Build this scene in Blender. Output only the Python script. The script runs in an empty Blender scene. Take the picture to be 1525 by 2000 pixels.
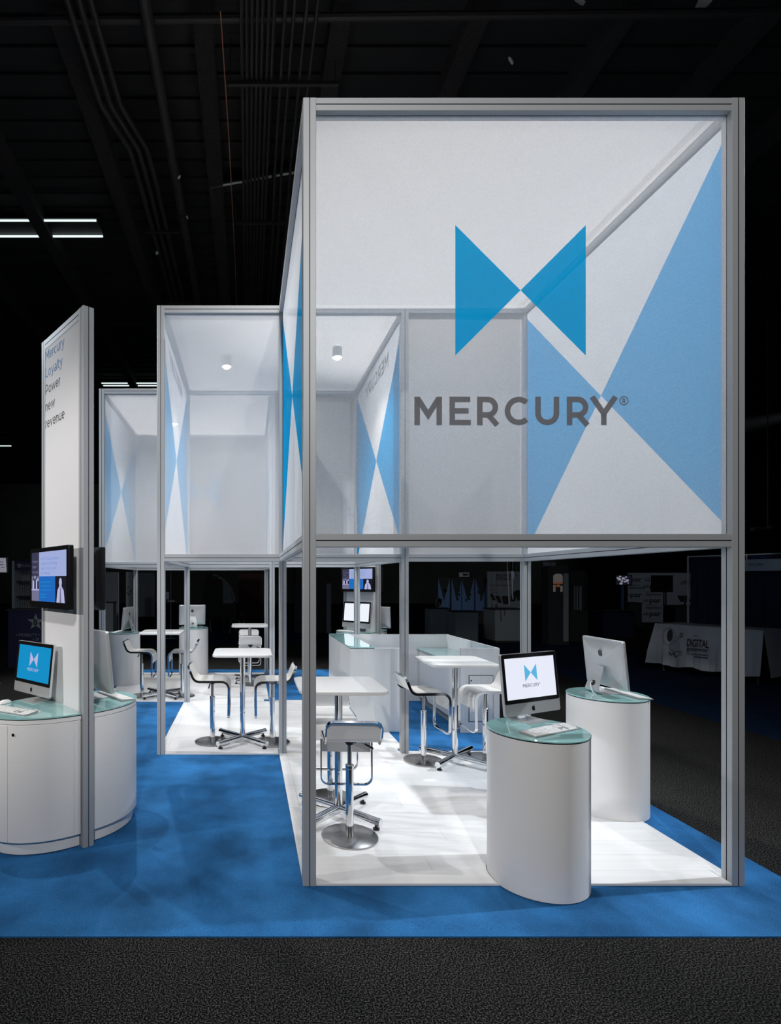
import bpy, bmesh, math, random
from mathutils import Matrix, Vector
random.seed(7)
C = bpy.context.scene.collection
SC = bpy.context.scene
PI = math.pi
R = math.radians

# ------------------------------------------------------------------ camera
# 17 mm shift lens on a portrait frame: level camera, principal point moved off centre
cam_d = bpy.data.cameras.new('camera')
cam = bpy.data.objects.new('camera', cam_d)
C.objects.link(cam)
cam_d.sensor_fit = 'VERTICAL'
cam_d.sensor_height = 32.0
cam_d.sensor_width = 24.4
cam_d.lens = 1080.0 / 2000.0 * 32.0
cam_d.shift_x = (762.5 - 483.0) / 2000.0
cam_d.shift_y = (1134.0 - 1000.0) / 2000.0
cam_d.clip_end = 300
cam.location = (0, 0, 1.896)
cam.rotation_euler = (R(90), 0, 0)
SC.camera = cam

# ------------------------------------------------------------------ world, exposure
SC.view_settings.view_transform = 'Standard'
SC.view_settings.look = 'None'
SC.view_settings.gamma = 1.0
SC.view_settings.exposure = 0.0
SC.view_settings.use_curve_mapping = False
w = bpy.data.worlds.new('world')
SC.world = w
w.use_nodes = True
w.node_tree.nodes['Background'].inputs[0].default_value = (0.55, 0.75, 1.0, 1)
w.node_tree.nodes['Background'].inputs[1].default_value = 0.022
SC.cycles.transparent_max_bounces = 32
SC.cycles.max_bounces = 8
SC.cycles.use_denoising = True
SC.cycles.sample_clamp_indirect = 6.0


def spot(name, loc, aim, power, angle, blend=0.5, size=0.06, col=(1, 1, 1), parent=None):
    d = bpy.data.lights.new(name, 'SPOT')
    d.energy = power
    d.spot_size = R(angle)
    d.spot_blend = blend
    d.shadow_soft_size = size
    d.color = col
    o = bpy.data.objects.new(name, d)
    C.objects.link(o)
    o.location = loc
    v = Vector(aim) - Vector(loc)
    o.rotation_euler = v.to_track_quat('-Z', 'Y').to_euler()
    if parent:
        o.parent = parent
    return o


WARM = (1.0, 0.965, 0.93)
COOL = (0.86, 0.93, 1.0)
# unseen spots around the booth: some read off shadows, others added for brightness
spot('unseen_spot', (-3.4, 6.0, 9.2), (0.9, 5.2, 0.3), 850, 62, 0.6, 0.07, WARM)
spot('stand_light', (-6.2, 2.0, 3.5), (-1.75, 4.0, 1.9), 640, 42, 0.7, 0.07, WARM)
spot('unseen_spot', (9.5, 4.2, 7.5), (3.0, 4.9, 3.3), 3200, 50, 0.6, 0.07, COOL)  # added spot, brightens the right fabric panel from outside
spot('unseen_spot', (1.7, 3.55, 9.0), (1.7, 5.6, 2.5), 900, 66, 0.7, 0.10, WARM)
spot('unseen_spot', (2.1, 9.1, 9.0), (1.6, 3.9, 2.2), 1750, 58, 0.7, 0.07, WARM)
spot('unseen_spot', (0.2, -5.5, 7.8), (1.0, 4.4, 2.6), 2150, 54, 0.8, 0.12, WARM)  # added front fill for the pedestals and front faces
spot('unseen_spot', (-0.4, -4.0, 7.5), (-1.2, 4.0, 2.0), 1300, 17, 0.9, 0.08, WARM)  # added narrow spot to lift the end of the tall fin
spot('unseen_spot', (-2.4, 11.8, 9.2), (-0.6, 9.0, 0.5), 2200, 62, 0.6, 0.08, WARM)
spot('unseen_spot', (4.6, 10.2, 9.2), (1.8, 8.2, 1.5), 900, 60, 0.6, 0.08, COOL)
spot('unseen_spot', (-7.5, 6.5, 6.8), (-0.6, 7.6, 3.3), 1900, 60, 0.7, 0.08, COOL)  # added spot, brightens the left fabric panels from outside
spot('unseen_spot', (2.6, 7.4, 9.0), (2.1, 10.4, 1.6), 2400, 17, 0.8, 0.08, WARM)  # added spot aimed only at the rear banner fin
# unseen fill spots, added to brighten the far wall and neighbouring booths
spot('added_hall_fill', (28, 24, 9.3), (17, 46, 5), 1000, 56, 0.9, 0.4, COOL)
spot('added_hall_fill', (-20, 20, 9.3), (-11, 46, 5), 900, 56, 0.9, 0.4, COOL)
spot('added_hall_fill', (25, 14, 9.0), (14, 22, 1.0), 330, 80, 0.9, 0.4, COOL)
spot('added_hall_fill', (-13, 9, 9.0), (-4, 17, 1.0), 200, 80, 0.9, 0.4, COOL)

# ------------------------------------------------------------------ materials


def mat(name, col, rough=0.5, metal=0.0, spec=0.5, emit=None, estr=1.0, coat=0.0):
    m = bpy.data.materials.new(name)
    m.use_nodes = True
    b = m.node_tree.nodes['Principled BSDF']
    b.inputs['Base Color'].default_value = (*col, 1)
    b.inputs['Roughness'].default_value = rough
    b.inputs['Metallic'].default_value = metal
    b.inputs['Specular IOR Level'].default_value = spec
    b.inputs['Coat Weight'].default_value = coat
    if emit:
        b.inputs['Emission Color'].default_value = (*emit, 1)
        b.inputs['Emission Strength'].default_value = estr
    return m


def noise_col(m, c1, c2, scale, detail=3, lo=0.35, hi=0.65, vec=None, bump=0.0, bscale=None, coord='Object'):
    nt = m.node_tree
    b = nt.nodes['Principled BSDF']
    tc = nt.nodes.new('ShaderNodeTexCoord')
    mp = nt.nodes.new('ShaderNodeMapping')
    if vec:
        mp.inputs['Scale'].default_value = vec
    nt.links.new(tc.outputs[coord], mp.inputs[0])
    n = nt.nodes.new('ShaderNodeTexNoise')
    n.inputs['Scale'].default_value = scale
    n.inputs['Detail'].default_value = detail
    nt.links.new(mp.outputs[0], n.inputs['Vector'])
    r = nt.nodes.new('ShaderNodeValToRGB')
    r.color_ramp.elements[0].position = lo
    r.color_ramp.elements[1].position = hi
    r.color_ramp.elements[0].color = (*c1, 1)
    r.color_ramp.elements[1].color = (*c2, 1)
    nt.links.new(n.outputs[0], r.inputs[0])
    nt.links.new(r.outputs[0], b.inputs['Base Color'])
    if bump:
        bp = nt.nodes.new('ShaderNodeBump')
        bp.inputs['Strength'].default_value = bump
        bp.inputs['Distance'].default_value = 0.01
        if bscale:
            n2 = nt.nodes.new('ShaderNodeTexNoise')
            n2.inputs['Scale'].default_value = bscale
            nt.links.new(mp.outputs[0], n2.inputs['Vector'])
            nt.links.new(n2.outputs[0], bp.inputs['Height'])
        else:
            nt.links.new(n.outputs[0], bp.inputs['Height'])
        nt.links.new(bp.outputs[0], b.inputs['Normal'])
    return r


def fabric(name, col, opacity, transl=0.55, weave=True):
    """sheer stretch fabric: partly open weave, the threads scatter and let light through"""
    m = bpy.data.materials.new(name)
    m.use_nodes = True
    nt = m.node_tree
    nt.nodes.clear()
    out = nt.nodes.new('ShaderNodeOutputMaterial')
    tr = nt.nodes.new('ShaderNodeBsdfTransparent')
    df = nt.nodes.new('ShaderNodeBsdfDiffuse')
    tl = nt.nodes.new('ShaderNodeBsdfTranslucent')
    df.inputs['Color'].default_value = (*col, 1)
    tl.inputs['Color'].default_value = (*col, 1)
    m1 = nt.nodes.new('ShaderNodeMixShader')
    m1.inputs[0].default_value = transl
    nt.links.new(df.outputs[0], m1.inputs[1])
    nt.links.new(tl.outputs[0], m1.inputs[2])
    m2 = nt.nodes.new('ShaderNodeMixShader')
    m2.inputs[0].default_value = opacity
    if weave:
        tc = nt.nodes.new('ShaderNodeTexCoord')
        mp = nt.nodes.new('ShaderNodeMapping')
        mp.inputs['Scale'].default_value = (1, 1, 1)
        n = nt.nodes.new('ShaderNodeTexNoise')
        n.inputs['Scale'].default_value = 150
        n.inputs['Detail'].default_value = 4
        nt.links.new(tc.outputs['Object'], mp.inputs[0])
        nt.links.new(mp.outputs[0], n.inputs['Vector'])
        mr = nt.nodes.new('ShaderNodeMapRange')
        mr.inputs[1].default_value = 0.3
        mr.inputs[2].default_value = 0.7
        mr.inputs[3].default_value = opacity - 0.035
        mr.inputs[4].default_value = opacity + 0.035
        nt.links.new(n.outputs[0], mr.inputs[0])
        nt.links.new(mr.outputs[0], m2.inputs[0])
    nt.links.new(tr.outputs[0], m2.inputs[1])
    nt.links.new(m1.outputs[0], m2.inputs[2])
    nt.links.new(m2.outputs[0], out.inputs[0])
    return m


def glass_top(name):
    """back-painted pale green tempered glass"""
    m = mat(name, (0.31, 0.55, 0.545), 0.04, 0, 0.9, coat=0.6)
    m.node_tree.nodes['Principled BSDF'].inputs['Coat Roughness'].default_value = 0.02
    return m


M = {}
M['alu'] = mat('brushed_aluminium', (0.42, 0.44, 0.46), 0.50, 0.3, 0.35)
M['groove'] = mat('dark_groove', (0.05, 0.05, 0.055), 0.6)
M['chrome'] = mat('chrome', (0.80, 0.81, 0.83), 0.07, 1.0)
M['steel'] = mat('brushed_steel', (0.46, 0.45, 0.44), 0.28, 1.0)
M['white'] = mat('white_laminate', (0.72, 0.72, 0.72), 0.38)
M['tabletop'] = mat('white_tabletop', (0.71, 0.71, 0.70), 0.30)
M['seat'] = mat('white_seat', (0.76, 0.75, 0.73), 0.33)
M['board'] = mat('white_floor_board', (0.8, 0.8, 0.8), 0.2)
noise_col(M['board'], (0.71, 0.71, 0.715), (0.765, 0.765, 0.76), 1.0, 4, 0.3, 0.7, (1.0, 26, 1))
M['ped'] = mat('white_pedestal_laminate', (0.66, 0.66, 0.66), 0.42)
noise_col(M['ped'], (0.735, 0.735, 0.735), (0.75, 0.75, 0.75), 3.0, 4, 0.3, 0.7, (1, 1, 30))
M['panel'] = mat('white_counter_panel', (0.62, 0.63, 0.64), 0.35)
noise_col(M['panel'], (0.60, 0.61, 0.62), (0.65, 0.66, 0.67), 2.0, 3, 0.3, 0.7, (60, 60, 0.3))
M['glass'] = glass_top('green_glass')
M['edge'] = mat('black_edge', (0.01, 0.012, 0.012), 0.4)
M['black'] = mat('black_plastic', (0.008, 0.008, 0.009), 0.18, 0, 0.6)
M['blackmatte'] = mat('black_matte', (0.01, 0.01, 0.011), 0.6)
M['imac'] = mat('silver_aluminium', (0.62, 0.63, 0.64), 0.32, 0.6)
M['keybed'] = mat('keyboard_aluminium', (0.34, 0.35, 0.36), 0.4, 0.3)
M['key'] = mat('white_key', (0.78, 0.78, 0.77), 0.4)
M['mousew'] = mat('white_gloss', (0.8, 0.8, 0.8), 0.15)
M['fabric'] = fabric('white_sheer_fabric', (0.86, 0.86, 0.88), 0.56)
M['fabricblue'] = fabric('blue_printed_fabric', (0.0, 0.31, 0.62), 0.93)
M['fabricwhite'] = fabric('white_printed_fabric', (0.86, 0.85, 0.86), 0.78)
M['ceilfab'] = fabric('white_canopy_fabric', (0.74, 0.74, 0.75), 0.84, 0.33)
M['frontfab'] = fabric('sheer_front_fabric', (0.88, 0.88, 0.90), 0.37)
M['printblue'] = fabric('blue_ink', (0.0, 0.50, 0.93), 0.965, 0.6, False)
M['printgrey'] = fabric('grey_ink', (0.21, 0.215, 0.235), 0.965, 0.04, False)
M['soakgrey'] = fabric('grey_ink_soaked_through', (0.42, 0.43, 0.45), 0.55, 0.5, False)
M['soakblue'] = fabric('blue_ink_soaked_through', (0.35, 0.58, 0.74), 0.55, 0.5, False)
M['finpanel'] = mat('fin_graphic_panel', (0.70, 0.70, 0.72), 0.55)
M['inkblue'] = mat('ink_blue', (0.02, 0.20, 0.50), 0.6)
M['inkblack'] = mat('ink_black', (0.012, 0.012, 0.014), 0.6)
M['blue'] = mat('blue_carpet', (0.02, 0.16, 0.45), 0.9, 0, 0.1)
M['floor'] = mat('dark_carpet', (0.02, 0.02, 0.02), 0.95, 0, 0.05)
M['navy'] = mat('navy_carpet', (0.006, 0.016, 0.04), 0.95, 0, 0.05)
M['hall'] = mat('hall_wall', (0.045, 0.055, 0.042), 0.85)
M['ceil'] = mat('black_painted_deck', (0.016, 0.0155, 0.016), 0.8)
M['beam'] = mat('fireproofed_joist', (0.035, 0.032, 0.032), 0.95)
M['pipe'] = mat('dark_conduit', (0.017, 0.0145, 0.014), 0.65)
M['torn'] = mat('torn_insulation', (0.45, 0.44, 0.42), 0.9)
M['tube'] = mat('lit_tube', (0.8, 0.9, 0.9), 0.5, emit=(0.82, 0.97, 0.95), estr=1.1)
M['deadtube'] = mat('unlit_tube', (0.55, 0.57, 0.57), 0.4)
M['lamp'] = mat('lamp_lens', (1, 1, 1), 0.3, emit=(1.0, 0.96, 0.9), estr=40.0)
M['drape'] = mat('navy_drape', (0.012, 0.016, 0.045), 0.9)
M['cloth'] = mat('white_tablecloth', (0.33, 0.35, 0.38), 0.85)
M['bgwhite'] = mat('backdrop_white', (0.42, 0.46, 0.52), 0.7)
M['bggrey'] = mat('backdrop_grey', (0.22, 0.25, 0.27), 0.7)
M['bgdark'] = mat('backdrop_dark', (0.02, 0.021, 0.024), 0.7)
M['bgblue'] = mat('backdrop_navy', (0.008, 0.010, 0.05), 0.6)
M['bgcone'] = mat('backdrop_blue', (0.10, 0.20, 0.42), 0.7)
M['bgred'] = mat('backdrop_red', (0.05, 0.012, 0.010), 0.7)
M['leaf'] = mat('leaf_green', (0.12, 0.24, 0.10), 0.7)


def emis(name, col, s=1.0):
    m = bpy.data.materials.new(name)
    m.use_nodes = True
    nt = m.node_tree
    b = nt.nodes['Principled BSDF']
    b.inputs['Base Color'].default_value = (0.01, 0.01, 0.01, 1)
    b.inputs['Roughness'].default_value = 0.12
    b.inputs['Emission Color'].default_value = (*col, 1)
    b.inputs['Emission Strength'].default_value = s
    return m


M['scr_white'] = emis('screen_white', (0.80, 0.83, 0.95))
M['scr_page'] = emis('screen_page', (0.86, 0.90, 0.97))
M['scr_cyan'] = emis('screen_cyan', (0.0, 0.26, 0.55))
M['scr_cy2'] = emis('screen_light_cyan', (0.10, 0.45, 0.72))
M['scr_pale'] = emis('screen_pale_blue', (0.34, 0.40, 0.68))
M['scr_blue'] = emis('screen_blue', (0.01, 0.13, 0.50))
M['scr_slate'] = emis('screen_slate', (0.035, 0.036, 0.075))
M['scr_grey'] = emis('screen_grey', (0.16, 0.16, 0.26))
M['scr_lilac'] = emis('screen_lilac', (0.45, 0.46, 0.72))
M['scr_black'] = emis('screen_black', (0.006, 0.006, 0.014))
M['scr_ink'] = emis('screen_ink', (0.04, 0.05, 0.10))
M['scr_txt'] = emis('screen_text_blue', (0.13, 0.24, 0.55))
M['scr_dim'] = emis('screen_dim', (0.09, 0.10, 0.12))
M['scr_dimw'] = emis('screen_dim_white', (0.20, 0.20, 0.24))
M['scr_kw'] = emis('kiosk_panel_white', (0.06, 0.055, 0.05))
M['scr_dimo'] = emis('screen_dim_orange', (0.10, 0.03, 0.012))

# speckled hall carpet
nt = M['floor'].node_tree
rr = noise_col(M['floor'], (0.002, 0.002, 0.002), (0.075, 0.074, 0.072), 125, 2, 0.46, 0.70, bump=0.6, coord='Object')
# blue carpet: fine pile plus soft brushed patches
noise_col(M['blue'], (0.007, 0.075, 0.215), (0.038, 0.175, 0.41), 230, 2, 0.28, 0.74, bump=0.5)
nt = M['blue'].node_tree
b_ = nt.nodes['Principled BSDF']
ramp = [n for n in nt.nodes if n.type == 'VALTORGB'][0]
mpn = [n for n in nt.nodes if n.type == 'MAPPING'][0]
n2 = nt.nodes.new('ShaderNodeTexNoise')
n2.inputs['Scale'].default_value = 2.2
n2.inputs['Detail'].default_value = 4
nt.links.new(mpn.outputs[0], n2.inputs['Vector'])
mr = nt.nodes.new('ShaderNodeMapRange')
mr.inputs[1].default_value = 0.3
mr.inputs[2].default_value = 0.7
mr.inputs[3].default_value = 0.62
mr.inputs[4].default_value = 1.35
nt.links.new(n2.outputs[0], mr.inputs[0])
mx = nt.nodes.new('ShaderNodeMix')
mx.data_type = 'RGBA'
mx.blend_type = 'MULTIPLY'
mx.inputs[0].default_value = 1.0
nt.links.new(ramp.outputs[0], mx.inputs[6])
nt.links.new(mr.outputs[0], mx.inputs[7])
nt.links.new(mx.outputs[2], b_.inputs['Base Color'])
noise_col(M['ceil'], (0.0025, 0.0025, 0.0025), (0.006, 0.0058, 0.0058), 3.0, 3, 0.3, 0.7, (0.2, 12, 1), bump=0.3)
noise_col(M['beam'], (0.006, 0.005, 0.005), (0.024, 0.022, 0.022), 45, 3, 0.4, 0.75, bump=0.5)
noise_col(M['hall'], (0.040, 0.048, 0.036), (0.052, 0.062, 0.048), 0.6, 3)
noise_col(M['navy'], (0.004, 0.011, 0.030), (0.010, 0.024, 0.055), 5, 3, 0.3, 0.7, (0.4, 6, 1))

# ------------------------------------------------------------------ mesh helpers


class MB:
    def __init__(s, T=None):
        s.v = []
        s.f = []
        s.m = []
        s.T = T or Matrix()

    def add(s, verts, faces, mi=0, T=None):
        o = len(s.v)
        TT = s.T @ T if T else s.T
        s.v += [tuple(TT @ Vector(p)) for p in verts]
        s.f += [tuple(i + o for i in f) for f in faces]
        s.m += [mi] * len(faces)

    def box(s, a, b, mi=0, T=None):
        x0, y0, z0 = a
        x1, y1, z1 = b
        v = [(x0, y0, z0), (x1, y0, z0), (x1, y1, z0), (x0, y1, z0), (x0, y0, z1), (x1, y0, z1), (x1, y1, z1), (x0, y1, z1)]
        s.add(v, [(0, 3, 2, 1), (4, 5, 6, 7), (0, 1, 5, 4), (1, 2, 6, 5), (2, 3, 7, 6), (3, 0, 4, 7)], mi, T)

    def prism(s, poly, z0, z1, mi=0, mtop=None, T=None):
        n = len(poly)
        v = [(x, y, z0) for x, y in poly] + [(x, y, z1) for x, y in poly]
        s.add(v, [(i, (i + 1) % n, n + (i + 1) % n, n + i) for i in range(n)] + [tuple(range(n - 1, -1, -1))], mi, T)
        s.add([(x, y, z1) for x, y in poly], [tuple(range(n))], mi if mtop is None else mtop, T)

    def cyl(s, p0, p1, r, n=20, mi=0, r1=None):
        p0 = Vector(p0)
        p1 = Vector(p1)
        r1 = r if r1 is None else r1
        d = (p1 - p0).normalized()
        a = d.orthogonal().normalized()
        b = d.cross(a)
        v = []
        for k in range(n):
            t = 2 * PI * k / n
            v.append(p0 + (a * math.cos(t) + b * math.sin(t)) * r)
        for k in range(n):
            t = 2 * PI * k / n
            v.append(p1 + (a * math.cos(t) + b * math.sin(t)) * r1)
        s.add(v, [(k, (k + 1) % n, n + (k + 1) % n, n + k) for k in range(n)] + [tuple(range(n - 1, -1, -1)), tuple(range(n, 2 * n))], mi)

    def lathe(s, prof, c=(0, 0), n=28, mi=0, T=None):
        v = []
        for r, z in prof:
            for k in range(n):
                t = 2 * PI * k / n
                v.append((c[0] + r * math.cos(t), c[1] + r * math.sin(t), z))
        f = []
        for i in range(len(prof) - 1):
            for k in range(n):
                f.append((i * n + k, i * n + (k + 1) % n, (i + 1) * n + (k + 1) % n, (i + 1) * n + k))
        f.append(tuple(range(n - 1, -1, -1)))
        f.append(tuple((len(prof) - 1) * n + k for k in range(n)))
        s.add(v, f, mi, T)

    def tube(s, path, r, n=8, mi=0, closed=False):
        P = [Vector(p) for p in path]
        N = len(P)
        rings = []
        ref = None
        for i in range(N):
            if closed:
                t = P[(i + 1) % N] - P[i - 1]
            else:
                t = P[min(i + 1, N - 1)] - P[max(i - 1, 0)]
            t.normalize()
            if ref is None:
                a = t.orthogonal().normalized()
            else:
                a = (ref - t * ref.dot(t)).normalized()
            ref = a
            b = t.cross(a)
            rings.append([P[i] + (a * math.cos(2 * PI * k / n) + b * math.sin(2 * PI * k / n)) * r for k in range(n)])
        v = [p for ring in rings for p in ring]
        f = []
        for i in range(N if closed else N - 1):
            j = (i + 1) % N
            for k in range(n):
                f.append((i * n + k, i * n + (k + 1) % n, j * n + (k + 1) % n, j * n + k))
        if not closed:
            f.append(tuple(range(n - 1, -1, -1)))
            f.append(tuple((N - 1) * n + k for k in range(n)))
        s.add(v, f, mi)

    def ribbon(s, pts, nrm, wn, wb, mi=0, closed=True):
        """rectangular bar swept along pts; wide (wn) along the given normals, thin (wb) across"""
        N = len(pts)
        v = []
        for i in range(N):
            a = Vector(pts[(i + 1) % N]) if closed or i < N - 1 else Vector(pts[i])
            b = Vector(pts[i - 1]) if closed or i > 0 else Vector(pts[i])
            t = (a - b).normalized()
            n = Vector(nrm[i])
            c = t.cross(n).normalized()
            p = Vector(pts[i])
            for sn, sb in ((-1, -1), (1, -1), (1, 1), (-1, 1)):
                v.append(p + n * sn * wn / 2 + c * sb * wb / 2)
        f = []
        for i in range(N if closed else N - 1):
            j = (i + 1) % N
            for k in range(4):
                f.append((i * 4 + k, i * 4 + (k + 1) % 4, j * 4 + (k + 1) % 4, j * 4 + k))
        s.add(v, f, mi)

    def poly(s, pts, mi=0, T=None):
        s.add(pts, [tuple(range(len(pts)))], mi, T)

    def build(s, name, mats, parent=None, bevel=0.0, seg=2, angle=35, kind=None):
        me = bpy.data.meshes.new(name)
        me.from_pydata(s.v, [], s.f)
        if not isinstance(mats, (list, tuple)):
            mats = [mats]
        for m in mats:
            me.materials.append(m)
        if len(mats) > 1:
            me.polygons.foreach_set('material_index', s.m)
        bm = bmesh.new()
        bm.from_mesh(me)
        bmesh.ops.remove_doubles(bm, verts=bm.verts, dist=1e-5) if bevel else None
        bmesh.ops.recalc_face_normals(bm, faces=bm.faces)
        if bevel:
            ed = [e for e in bm.edges if len(e.link_faces) == 2 and e.calc_face_angle(0) > R(30)]
            bmesh.ops.bevel(bm, geom=ed, offset=bevel, segments=seg, affect='EDGES', profile=0.5)
        bm.to_mesh(me)
        bm.free()
        me.polygons.foreach_set('use_smooth', [True] * len(me.polygons))
        me.set_sharp_from_angle(angle=R(angle))
        o = bpy.data.objects.new(name, me)
        C.objects.link(o)
        if parent:
            o.parent = parent
        if kind:
            o['kind'] = kind
        return o


def tag(o, label=None, cat=None, group=None, kind=None):
    if label:
        o['label'] = label
    if cat:
        o['category'] = cat
    if group:
        o['group'] = group
    if kind:
        o['kind'] = kind
    return o


def thing(name, label, cat, loc=(0, 0, 0), rz=0, group=None):
    o = bpy.data.objects.new(name, None)
    o.empty_display_size = 0.1
    C.objects.link(o)
    o.location = loc
    o.rotation_euler = (0, 0, rz)
    return tag(o, label, cat, group)


def kids(o):
    return [c for c in ALLKIDS.get(o.name, [])]


def dup(root, loc, rz, label, group=None):
    r = root.copy()
    C.objects.link(r)
    r.location = loc
    r.rotation_euler = (0, 0, rz)
    r['label'] = label
    if group:
        r['group'] = group
    for ch in list(root.children):
        c = ch.copy()
        C.objects.link(c)
        c.parent = r
        for g in list(ch.children):
            d = g.copy()
            C.objects.link(d)
            d.parent = c
    return r


def rrect(w, h, r, n=6, cx=0, cy=0):
    pts = []
    for sx, sy, a0 in ((1, 1, 0), (-1, 1, 90), (-1, -1, 180), (1, -1, 270)):
        for k in range(n + 1):
            a = R(a0 + 90 * k / n)
            pts.append((cx + sx * (w / 2 - r) + r * math.cos(a), cy + sy * (h / 2 - r) + r * math.sin(a)))
    return pts


def arc(cx, cy, rx, ry, a0, a1, n=14):
    return [(cx + rx * math.cos(R(a0 + (a1 - a0) * k / n)), cy + ry * math.sin(R(a0 + (a1 - a0) * k / n))) for k in range(n + 1)]


# ------------------------------------------------------------------ lettering (geometric sans drawn as strokes)


def stroke(pts, w, closed=False):
    """flat ribbon along a polyline with mitred joints -> list of quads"""
    n = len(pts)
    P = [Vector(p) for p in pts]
    L = []
    for i in range(n):
        if closed:
            a, b, c = P[i - 1], P[i], P[(i + 1) % n]
        else:
            a = P[i - 1] if i > 0 else None
            b = P[i]
            c = P[i + 1] if i < n - 1 else None
        d1 = (b - a).normalized() if a is not None else None
        d2 = (c - b).normalized() if c is not None else None
        if d1 is None:
            d1 = d2
        if d2 is None:
            d2 = d1
        n1 = Vector((-d1.y, d1.x))
        n2 = Vector((-d2.y, d2.x))
        m = n1 + n2
        if m.length < 1e-6:
            m = n1
        m.normalize()
        k = min(1.0 / max(m.dot(n1), 0.3), 2.2)
        L.append((b + m * k * w / 2, b - m * k * w / 2))
    q = []
    for i in range(n if closed else n - 1):
        j = (i + 1) % n
        q.append((L[i][0], L[j][0], L[j][1], L[i][1]))
    return q


def glyph(ch, W, w, xh=0.73):
    """outer box W x 1 (cap height 1); returns (list of (pts, closed))"""
    h = w / 2
    x0, x1, y0, y1 = h, W - h, h, 1 - h
    X = xh - h
    if ch == 'M':
        return [([(x0, 0), (x0, 1)], False), ([(x1, 0), (x1, 1)], False), ([(h * 1.15, 1 - h * 0.62), (W / 2, 0.36), (W - h * 1.15, 1 - h * 0.62)], False)]
    if ch == 'E':
        return [([(W, y0), (x0, y0), (x0, y1), (W - 0.02, y1)], False), ([(x0 + h, 0.5), (W - 0.08, 0.5)], False)]
    if ch == 'R' or ch == 'P':
        bx = W * (0.94 if ch == 'P' else 0.90) - h
        b0 = 0.36 if ch == 'R' else 0.33
        ry = (y1 - b0) / 2
        s = [([(x0, 0), (x0, y1), (bx - ry, y1)] + arc(bx - ry, y1 - ry, ry, ry, 80, -80) + [(bx - ry, b0), (x0 + h, b0)], False)]
        if ch == 'R':
            s.append(([(W * 0.48, b0), (W - h * 1.15, 0)], False))
        return s
    if ch == 'C':
        return [(arc(W * 0.53, 0.5, W * 0.53 - h, 0.5 - h, 47, 313, 26), False)]
    if ch == 'U':
        r = (x1 - x0) / 2
        return [([(x0, 1), (x0, y0 + r)] + arc(W / 2, y0 + r, r, r, 190, 350) + [(x1, y0 + r), (x1, 1)], False)]
    if ch == 'Y':
        return [([(h * 0.9, 1), (W / 2, 0.41), (W - h * 0.9, 1)], False), ([(W / 2, 0.43), (W / 2, 0)], False)]
    if ch == 'L':
        return [([(x0, 1), (x0, y0), (W, y0)], False)]
    if ch == 'e':
        rx, ry = W / 2 - h, X / 2 - h / 2
        cy = xh / 2
        ry = xh / 2 - h
        return [([(W - h, cy)] + arc(W / 2, cy, rx, ry, 0, 315, 24), False), ([(h, cy), (W - h, cy)], False)]
    if ch == 'o':
        return [(arc(W / 2, xh / 2, W / 2 - h, xh / 2 - h, 0, 345, 23), True)]
    if ch == 'c':
        return [(arc(W * 0.53, xh / 2, W * 0.53 - h, xh / 2 - h, 45, 315, 20), False)]
    if ch == 'r':
        return [([(x0, 0), (x0, xh)], False), ([(x0, xh * 0.55)] + arc(W, xh * 0.55, W - h, xh * 0.45 - h * 0.4, 170, 95, 8), False)]
    if ch == 'u':
        r = (x1 - x0) / 2
        return [([(x0, xh), (x0, y0 + r)] + arc(W / 2, y0 + r, r, r, 190, 350) + [(x1, y0 + r)], False), ([(x1, xh), (x1, 0)], False)]
    if ch == 'n':
        r = (x1 - x0) / 2
        return [([(x1, 0), (x1, X - r)] + arc(W / 2, X - r, r, r, 10, 170) + [(x0, X - r)], False), ([(x0, 0), (x0, xh)], False)]
    if ch == 'v':
        return [([(h * 0.8, xh), (W / 2, h), (W - h * 0.8, xh)], False)]
    if ch == 'y':
        return [([(W - h * 0.8, xh), (W * 0.44, -0.10)] + [(W * 0.34, -0.21), (W * 0.22, -0.235), (W * 0.08, -0.215)], False), ([(h * 0.8, xh), (W * 0.52, h * 1.2)], False)]
    if ch == 'w':
        return [([(h * 0.8, xh), (W * 0.27, h), (W / 2, xh - h), (W * 0.73, h), (W - h * 0.8, xh)], False)]
    if ch == 'l':
        return [([(x0, 0), (x0, 1.02)], False)]
    if ch == 't':
        return [([(W * 0.36, 0.93), (W * 0.36, 0.18)] + arc(W * 0.36 + 0.13, 0.17 + h * 0.2, 0.13, 0.13, 180, 275, 6) + [(W, h)], False), ([(0, X), (W, X)], False)]
    if ch == 'a':
        r = xh * 0.31
        return [([(x1, 0), (x1, X - r)] + arc(x1 - r, X - r, r, r, 5, 130, 8), False),
                (arc(W / 2 - h * 0.3, r * 0.72 + h * 0.4, W / 2 - h * 0.9, r * 0.72, 0, 340, 16), True)]
    return []


WID = dict(M=.95, E=.74, R=.80, C=.92, U=.84, Y=.95, P=.72, L=.62, e=.66, r=.34, c=.60, u=.60, n=.60, o=.70, a=.58, l=.10, t=.38, w=.98, v=.66, y=.66)


def put_quads(mb, quads, s, O, ux, uy, mi=0, layer=0):
    O, ux, uy = Vector(O), Vector(ux), Vector(uy)
    O = O + ux.cross(uy) * (0.00025 * layer)      # crossing strokes must not lie in one plane
    for q in quads:
        mb.poly([O + ux * (p.x * s) + uy * (p.y * s) for p in q], mi)


def text_strokes(mb, txt, O, ux, uy, cap, wt=0.1, gap=0.17, mi=0):
    x = 0
    for ch in txt:
        if ch == ' ':
            x += 0.35
            continue
        W = WID[ch]
        for ly, (pts, cl) in enumerate(glyph(ch, W, wt)):
            put_quads(mb, stroke([(p[0] + x, p[1]) for p in pts], wt, cl), cap, O, ux, uy, mi, ly)
        x += W + gap
    return x * cap


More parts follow.
